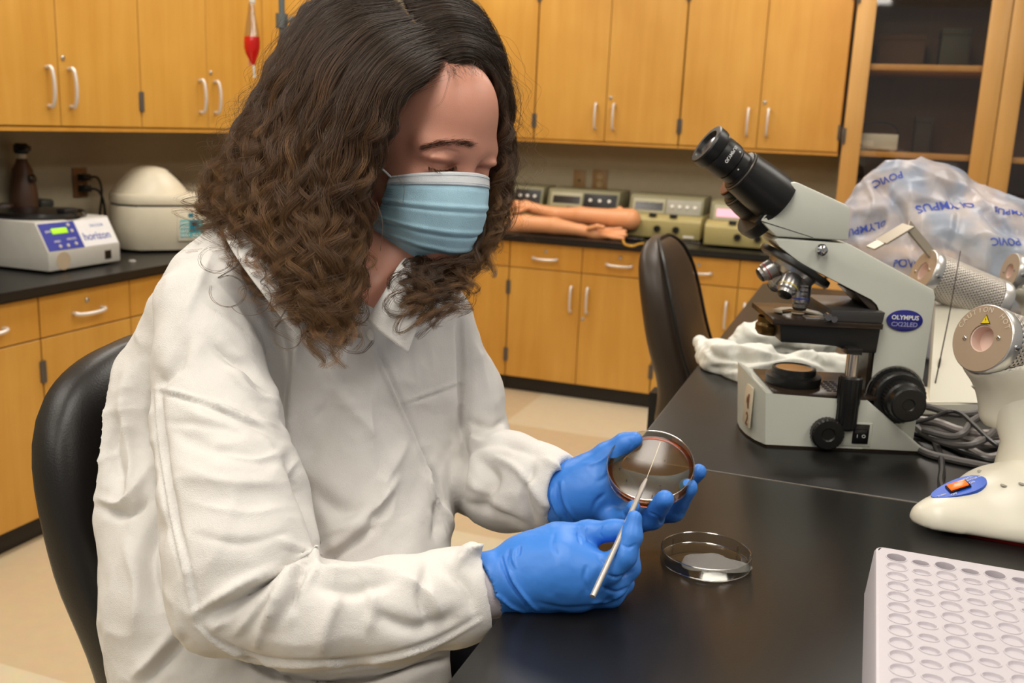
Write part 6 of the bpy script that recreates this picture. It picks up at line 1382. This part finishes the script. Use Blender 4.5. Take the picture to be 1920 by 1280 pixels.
for v in (.035, .105, .125):
    for i in range(150):
        u = -1+2*i/150; 
        p = [mp(u+du, v) for du in (0, .0065)]; c0 = hp(.02, -.05, 0); p = [c2w(q+(q-c0)/np.linalg.norm(q-c0)*.0018) for q in p]; mb.tube(p, .00035, 3)
for j, v in enumerate(np.linspace(.2, .5, 9)):
    for i in range(7):
        u = .86+i*.017; p = [mp(u+du, v) for du in (0, .008)]; c0 = hp(.02, -.05, 0); p = [c2w(q+(q-c0)/np.linalg.norm(q-c0)*.0012) for q in p]; mb.tube(p, .0003, 3)
mb.build('stitching', STM_, MASK)
for sg in (1, -1):
    e0, e1 = mp(sg*.99, .02), mp(sg*.99, .98)
    mb = MB(); mb.tube([c2w(q) for q in spline([e0+HF*.004, hp(.025, -.008, sg*.0745), hp(.0, .004, sg*.0825), hp(-.020, .008, sg*.086), hp(-.034, -.010, sg*.084), hp(-.022, -.045, sg*.074), e1], 40)], .0013, 8); mb.build('ear_loop', MW, MASK)
# ------------------------------------------------------------------ hair: lock guides in (px, py, depth), strands scattered between neighbours
near = [
 [(834, 122, 1.035), (800, 135, .992), (762, 160, .970), (738, 196, .962), (728, 236, .962), (704, 272, .962), (682, 320, .965), (672, 380, .970), (668, 440, .972), (666, 500, .968), (660, 560, .960), (652, 620, .950)],
 [(824, 106, 1.038), (782, 120, .985), (742, 148, .958), (714, 190, .950), (702, 238, .950), (684, 286, .952), (664, 345, .955), (652, 405, .956), (646, 460, .955), (640, 525, .948), (632, 590, .940), (626, 650, .935)],
 [(811, 89, 1.042), (760, 104, .980), (716, 140, .952), (686, 190, .944), (668, 245, .943), (650, 305, .945), (634, 365, .946), (624, 425, .944), (616, 485, .940), (608, 545, .935), (600, 600, .932), (592, 655, .930)],
 [(795, 70, 1.045), (735, 92, .98), (682, 145, .952), (645, 215, .945), (620, 290, .943), (604, 360, .942), (596, 430, .938), (588, 500, .932), (580, 560, .930), (572, 610, .932)],
 [(778, 50, 1.05), (705, 68, .99), (648, 120, .962), (608, 195, .955), (582, 270, .955), (565, 340, .953), (556, 410, .950), (548, 480, .945), (540, 540, .942), (530, 590, .945)],
 [(762, 32, 1.06), (678, 46, 1.0), (612, 96, .975), (574, 166, .970), (548, 240, .970), (522, 315, .968), (512, 385, .966), (506, 450, .964), (500, 505, .962), (494, 545, .962)],
 [(748, 16, 1.07), (655, 26, 1.015), (596, 76, .995), (556, 142, .990), (526, 215, .990), (498, 288, .988), (470, 355, .988), (464, 415, .990), (460, 465, .992), (455, 505, .995)],
 [(738, 4, 1.085), (640, 10, 1.035), (582, 60, 1.02), (542, 124, 1.018), (508, 198, 1.018), (476, 264, 1.015), (438, 325, 1.015), (428, 385, 1.02), (420, 430, 1.025), (412, 470, 1.03)],
 [(730, -6, 1.11), (630, -2, 1.065), (576, 48, 1.055), (536, 112, 1.05), (502, 184, 1.05), (464, 250, 1.05), (432, 310, 1.05), (405, 360, 1.055), (398, 400, 1.06), (392, 430, 1.06)],
 [(726, -12, 1.15), (625, -8, 1.12), (574, 42, 1.11), (534, 106, 1.105), (500, 180, 1.10), (462, 245, 1.095), (430, 300, 1.09), (400, 350, 1.09), (395, 385, 1.09), (390, 410, 1.09)],
]
far = [
 [(838, 126, 1.03), (862, 118, 1.03), (890, 120, 1.045), (915, 140, 1.065), (932, 180, 1.08), (938, 230, 1.09), (936, 280, 1.10), (930, 330, 1.11), (920, 380, 1.11), (905, 430, 1.10), (890, 480, 1.09)],
 [(824, 104, 1.035), (862, 92, 1.035), (900, 100, 1.06), (928, 132, 1.09), (942, 180, 1.11), (945, 235, 1.13), (942, 290, 1.14), (940, 345, 1.14), (930, 400, 1.14), (915, 455, 1.13), (900, 510, 1.11)],
 [(806, 80, 1.045), (855, 66, 1.05), (905, 78, 1.08), (935, 115, 1.12), (947, 170, 1.15), (948, 235, 1.17), (945, 300, 1.18), (938, 360, 1.18), (920, 420, 1.16), (890, 480, 1.12), (860, 540, 1.08)],
 [(785, 52, 1.055), (842, 38, 1.06), (900, 52, 1.10), (932, 92, 1.15), (943, 150, 1.19), (942, 220, 1.21), (935, 290, 1.21), (920, 360, 1.20), (895, 430, 1.16), (850, 500, 1.11), (818, 560, 1.07)],
 [(762, 26, 1.07), (825, 14, 1.08), (885, 26, 1.13), (920, 66, 1.18), (932, 130, 1.22), (930, 210, 1.23), (915, 290, 1.23), (890, 370, 1.20), (850, 450, 1.14), (800, 520, 1.08), (785, 590, 1.05)],
 [(752, 8, 1.085), (812, -8, 1.10), (872, 4, 1.15), (912, 46, 1.20), (925, 110, 1.24), (920, 190, 1.25), (900, 270, 1.24), (870, 350, 1.21), (830, 430, 1.15), (795, 505, 1.08)],
]
under = [  # locks behind jaw and neck, falling onto the collar
 [(700, 340, 1.03), (690, 400, 1.03), (680, 460, 1.03), (668, 520, 1.015), (660, 580, .985), (655, 630, .965)],
 [(650, 340, 1.02), (640, 400, 1.02), (630, 460, 1.01), (618, 520, .99), (606, 575, .965), (600, 615, .955)],
 [(600, 330, 1.01), (585, 390, 1.01), (572, 450, 1.0), (560, 505, .98), (550, 555, .96), (545, 590, .955)],
 [(550, 320, 1.02), (530, 380, 1.02), (515, 435, 1.01), (505, 480, 1.0), (498, 515, .985), (492, 545, .975)],
]
fchest = [  # far-side curls falling before the chest
 [(800, 420, 1.125), (790, 470, 1.085), (770, 500, 1.035), (755, 535, 0.995), (765, 575, 0.975), (790, 605, 0.970)],
 [(840, 420, 1.145), (825, 470, 1.095), (805, 510, 1.045), (795, 550, 1.015), (800, 590, 1.000), (815, 610, 0.995)],
 [(880, 400, 1.145), (865, 450, 1.105), (850, 490, 1.065), (840, 530, 1.045), (842, 570, 1.035), (850, 600, 1.035)],
 [(915, 380, 1.125), (905, 430, 1.095), (890, 475, 1.075), (878, 510, 1.065), (872, 545, 1.065), (868, 575, 1.065)],
]
for g in near:
    for q in (0, 1): g[q] = (g[q][0]-(5 if q == 0 else 3), g[q][1]+3, g[q][2])
for g in far:
    for q in (0, 1): g[q] = (g[q][0]+(6 if q == 0 else 3), g[q][1]-2, g[q][2])
def world_guides(G_, n=40): return [c2w(np.array([cc(*p) for p in spline(g, n)])) for g in G_]
def interp(Gw, t):
    i = min(int(t), len(Gw)-2); u = t-i; return Gw[i]*(1-u)+Gw[i+1]*u
NP = 56
pts_all, rad_all, tone = [], [], []
def locks(G_, n_lock, per, amp, wl, spread, rbase=.00013, thick=.012, cut=(.72, 1.0), start=.0, jitter=1.0):
    Gw = world_guides(G_, NP)
    V3_ = np.array(FW)
    for _ in range(n_lock):
        t = rng.random()*(len(Gw)-1); P = interp(Gw, t).copy()
        L = np.linalg.norm(np.diff(P, axis=0), axis=1).sum()
        f = rng.uniform(*cut); idx = np.linspace(start, f, NP)*(NP-1); E_ = (P[-1]-P[-4])/3
        P = np.stack([np.interp(idx, np.arange(NP), P[:, j])+np.clip(idx-(NP-1), 0, None)*E_[j] for j in range(3)], 1)
        s_ = np.linspace(0, 1, NP); T_ = np.gradient(P, axis=0); T_ /= np.linalg.norm(T_, axis=1)[:, None]
        A_ = np.cross(T_, V3_); A_ /= np.linalg.norm(A_, axis=1)[:, None]+1e-9; B_ = np.cross(T_, A_)
        off = rng.uniform(-.2, 1)*thick; P = P+V3_*(off*np.clip(s_*4, 0, 1))[:, None]
        w = wl*rng.uniform(.75, 1.3); ph = rng.uniform(0, 6.28); hand = rng.choice((-1, 1)); am = amp*rng.uniform(.5, 1.4)
        grow = np.clip((s_-.12)/.6, 0, 1)**1.3; phs = ph+2*math.pi*L*(f-start)*(s_+.35*s_**2)/w
        P = P+(A_*(np.cos(phs)*am*grow)[:, None]+B_*(np.sin(phs)*hand*am*.75*grow)[:, None])
        P = P+A_*(rng.normal(0, .006*jitter)*s_)[:, None]
        tn = rng.random()
        ns = max(3, int(per*rng.uniform(.6, 1.4))); sp = spread*rng.uniform(.6, 1.3)
        for k in range(ns):
            a, b = rng.normal(0, 1, 2); taper = (1.0-.72*s_**1.2)
            dph = rng.normal(0, .35); d = (A_*a+B_*b)*(sp*taper)[:, None]
            w1 = vn1(P*60+k*3.1, k)*(.0016*grow)[:, None]
            e = (A_*((np.cos(phs+dph)-np.cos(phs))*am*grow)[:, None])
            pts_all.append(P+d+w1+e); rad_all.append(rbase*rng.uniform(.8, 1.3)*(1-.55*s_**2)); tone.append(np.clip(tn*.7+rng.random()*.3, 0, 1))
def vn1(q, seed):
    return np.stack([np.sin(q[:, 0]*1.1+q[:, 1]*.7+seed), np.sin(q[:, 1]*1.3+q[:, 2]*.6+seed*1.7), np.sin(q[:, 2]*.9+q[:, 0]*.8+seed*.6)], 1)
locks(near, 190, 52, .0085, .110, .0044, thick=.018, cut=(.60, .98))
locks(near, 260, 26, .0100, .095, .0019, thick=.022, cut=(.74, 1.06))
locks(near, 60, 55, .0030, .09, .0060, thick=.030, cut=(.45, .8))
locks(far, 100, 50, .0075, .085, .0036, thick=.022)
locks(far, 44, 20, .0100, .060, .0020, thick=.020, cut=(.85, 1.04))
locks(under, 80, 24, .0120, .070, .0020, thick=.018)
locks(fchest, 34, 22, .0120, .062, .0020, thick=.014, cut=(.7, 1.0))
locks([g[5:] for g in near[2:]], 70, 8, .016, .060, .0014, thick=.008, cut=(.85, 1.06), jitter=2.5)
# loose single hairs around the outline
locks(near[6:], 40, 6, .012, .07, .010, .00010, .03, (.6, 1.0), jitter=4)
locks(far[1:3], 26, 4, .010, .05, .008, .00010, .03, (.6, 1.0), jitter=4)
# wide wisps curling on the shoulder
def wisp(P, r=.00022, n=1):
    for _ in range(n):
        W_ = c2w(np.array([cc(*p) for p in spline(P, NP)])); pts_all.append(W_+vn1(W_*40, rng.random()*9)*.0012*rng.random()+rng.normal(0, .0008, 3)); rad_all.append(np.full(NP, r)*(1-.5*np.linspace(0, 1, NP))); tone.append(.35)
def ringw(cx, cy, rx, ry, d, a0, a1, lead=None, n=2):
    P = [(cx+rx*math.cos(R(a)), cy+ry*math.sin(R(a)), d) for a in np.linspace(a0, a1, 12)]
    wisp((lead or [])+P, .00020, n)
ringw(402, 488, 30, 24, .955, -40, 300, [(440, 420, 1.0), (436, 450, .97)], 4); ringw(428, 545, 34, 30, .948, -120, 200, [(452, 470, .985), (446, 495, .96)], 4); ringw(470, 560, 40, 34, .94, -60, 150, [(480, 480, .97), (500, 515, .955)], 3)
ringw(540, 625, 26, 28, .93, -150, 170, [(548, 560, .94)], 4); ringw(465, 470, 20, 22, .955, -90, 200, [(470, 400, .99), (455, 430, .965)], 4)
ringw(860, 560, 30, 26, 1.12, -60, 140, [(862, 500, 1.1)], 3); wisp([(700, 640, .94), (680, 660, .94), (655, 660, .94), (640, 650, .94)], .0002, 5); ringw(940, 380, 34, 60, 1.14, -110, 100, [(925, 260, 1.12)], 3); ringw(955, 200, 22, 60, 1.12, -100, 90, [(930, 130, 1.1)], 3)
wisp([(712, 470, .95), (716, 420, .955), (706, 380, .96)], .0002, 2); wisp([(742, 330, .93), (755, 350, .925), (752, 380, .925), (740, 370, .925)], .00018, 2)
wisp([(845, 130, 1.0), (838, 160, .985), (828, 190, .985), (812, 205, .985)], .00008, 4)
for k in range(70):                              # short baby hairs at the hairline and parting
    u = rng.random(); x = 838+u*60; y = 126-8*u+rng.normal(0, 4); wisp([(x, y, 1.02+.02*u), (x+rng.normal(4, 5), y+9, 1.005+.02*u), (x+rng.normal(9, 8), y+18+rng.random()*8, 1.0+.02*u)], .0001, 1)
HM = bpy.data.materials.new('brown_hair'); HM.use_nodes = True; nt = HM.node_tree; b = nt.nodes['Principled BSDF']
hi_ = nt.nodes.new('ShaderNodeHairInfo'); cr = nt.nodes.new('ShaderNodeValToRGB'); e_ = cr.color_ramp.elements; e_[0].color = lin((60, 47, 36))+(1,); e_[1].color = lin((126, 94, 60))+(1,); e_[0].position = .25; e_[1].position = 1.0
m2 = cr.color_ramp.elements.new(.65); m2.color = lin((88, 64, 44))+(1,)
nt.links.new(hi_.outputs['Intercept'], cr.inputs[0]); mx = nt.nodes.new('ShaderNodeMix'); mx.data_type = 'RGBA'; mx.blend_type = 'MULTIPLY'; mx.inputs[0].default_value = .8
cr2 = nt.nodes.new('ShaderNodeValToRGB'); cr2.color_ramp.elements[0].color = (.42, .40, .38, 1); cr2.color_ramp.elements[1].color = (1.50, 1.42, 1.30, 1); at_ = nt.nodes.new('ShaderNodeAttribute'); at_.attribute_name = 'tone'; nt.links.new(at_.outputs['Fac'], cr2.inputs[0])
nt.links.new(cr.outputs[0], mx.inputs[6]); nt.links.new(cr2.outputs[0], mx.inputs[7]); nt.links.new(mx.outputs[2], b.inputs['Base Color'])
b.inputs['Roughness'].default_value = .42; b.inputs['Specular IOR Level'].default_value = .38
# solid core under the locks, coloured dark to block light between them
MASSM = mat('hair_mass', (44, 31, 22), .6, var=.3, scale=60, bump=.8, bscale=160)
s = CS(cc(330, 700, 1.18)-[.0, .02, .30], cc(985, -60, 1.28)+[.0, .02, 0], .0040)
def mass(G_, r0, r1, push, t0=0, t1=1.0):
    for g in G_:
        P = spline(g, 12); P = P[int(t0*11):int(t1*11)+1]
        for a, b2, i in zip(P, P[1:], range(20)):
            ra, rb = r0+(r1-r0)*i/11, r0+(r1-r0)*(i+1)/11
            (p, x), (q, y) = K(a[0]+push[0], a[1]+push[1], a[2]+push[2], ra), K(b2[0]+push[0], b2[1]+push[1], b2[2]+push[2], rb); s.cone(p, x, q, y, .012)
mass(near, 16, 22, (-8, 4, .026), 0.08, .66); mass(far, 14, 11, (-6, 4, .02), 0.1, .62)
mass(near[3:], 30, 34, (26, 10, .05), 0.1, .62)
s.ell(hp(-.028, .046, 0), (.092, .096, .086), [HF, HU, HR], .01)
s.ell(hp(.118, .020, .0), (.085, .095, .075), [HF, HU, HR], .006, 'cut')
s.ell(hp(.10, -.05, .0), (.085, .06, .095), [HF, HU, HR], .006, 'cut')
Vm, Qm = s.mesh(2); HAIR = to_room('hair', Vm, Qm, MASSM, body)
mt_ = BVHTree.FromPolygons([tuple(v) for v in c2w(Vm)], [tuple(q) for q in Qm]); Pp = []
for px, py in spline([(838, 122), (810, 88), (780, 54), (752, 24), (735, 4)], 24):
    h, nn = hit(px, py, mt_)
    if h is not None: Pp.append(h+nn*.0012)
mb = MB(); rows = []
for i, p in enumerate(Pp):
    w_ = (Vector(RT)*.8+Vector(UP)*-.6)*.0022*(1 if 0 < i < len(Pp)-1 else .2); n_ = -Vector(FW)*.6+Vector(UP)*.8; rows.append([p-w_-n_*.001, p-w_*.5, p+n_*.0003, p+w_*.5, p+w_-n_*.001])
mb.grid(rows); mb.build('parting', SKIN, HAIR)
n_c = len(pts_all); hc = bpy.data.hair_curves.new('strands'); hc.add_curves([NP]*n_c)
hc.attributes['position'].data.foreach_set('vector', np.concatenate(pts_all).astype(np.float32).ravel())
ra = hc.attributes.get('radius') or hc.attributes.new('radius', 'FLOAT', 'POINT'); ra.data.foreach_set('value', np.concatenate(rad_all).astype(np.float32))
ta = hc.attributes.new('tone', 'FLOAT', 'CURVE'); ta.data.foreach_set('value', np.array(tone, np.float32)); hc.materials.append(HM)
ho = bpy.data.objects.new('strands', hc); COL.objects.link(ho); ho.parent = HAIR
print('strands', n_c)
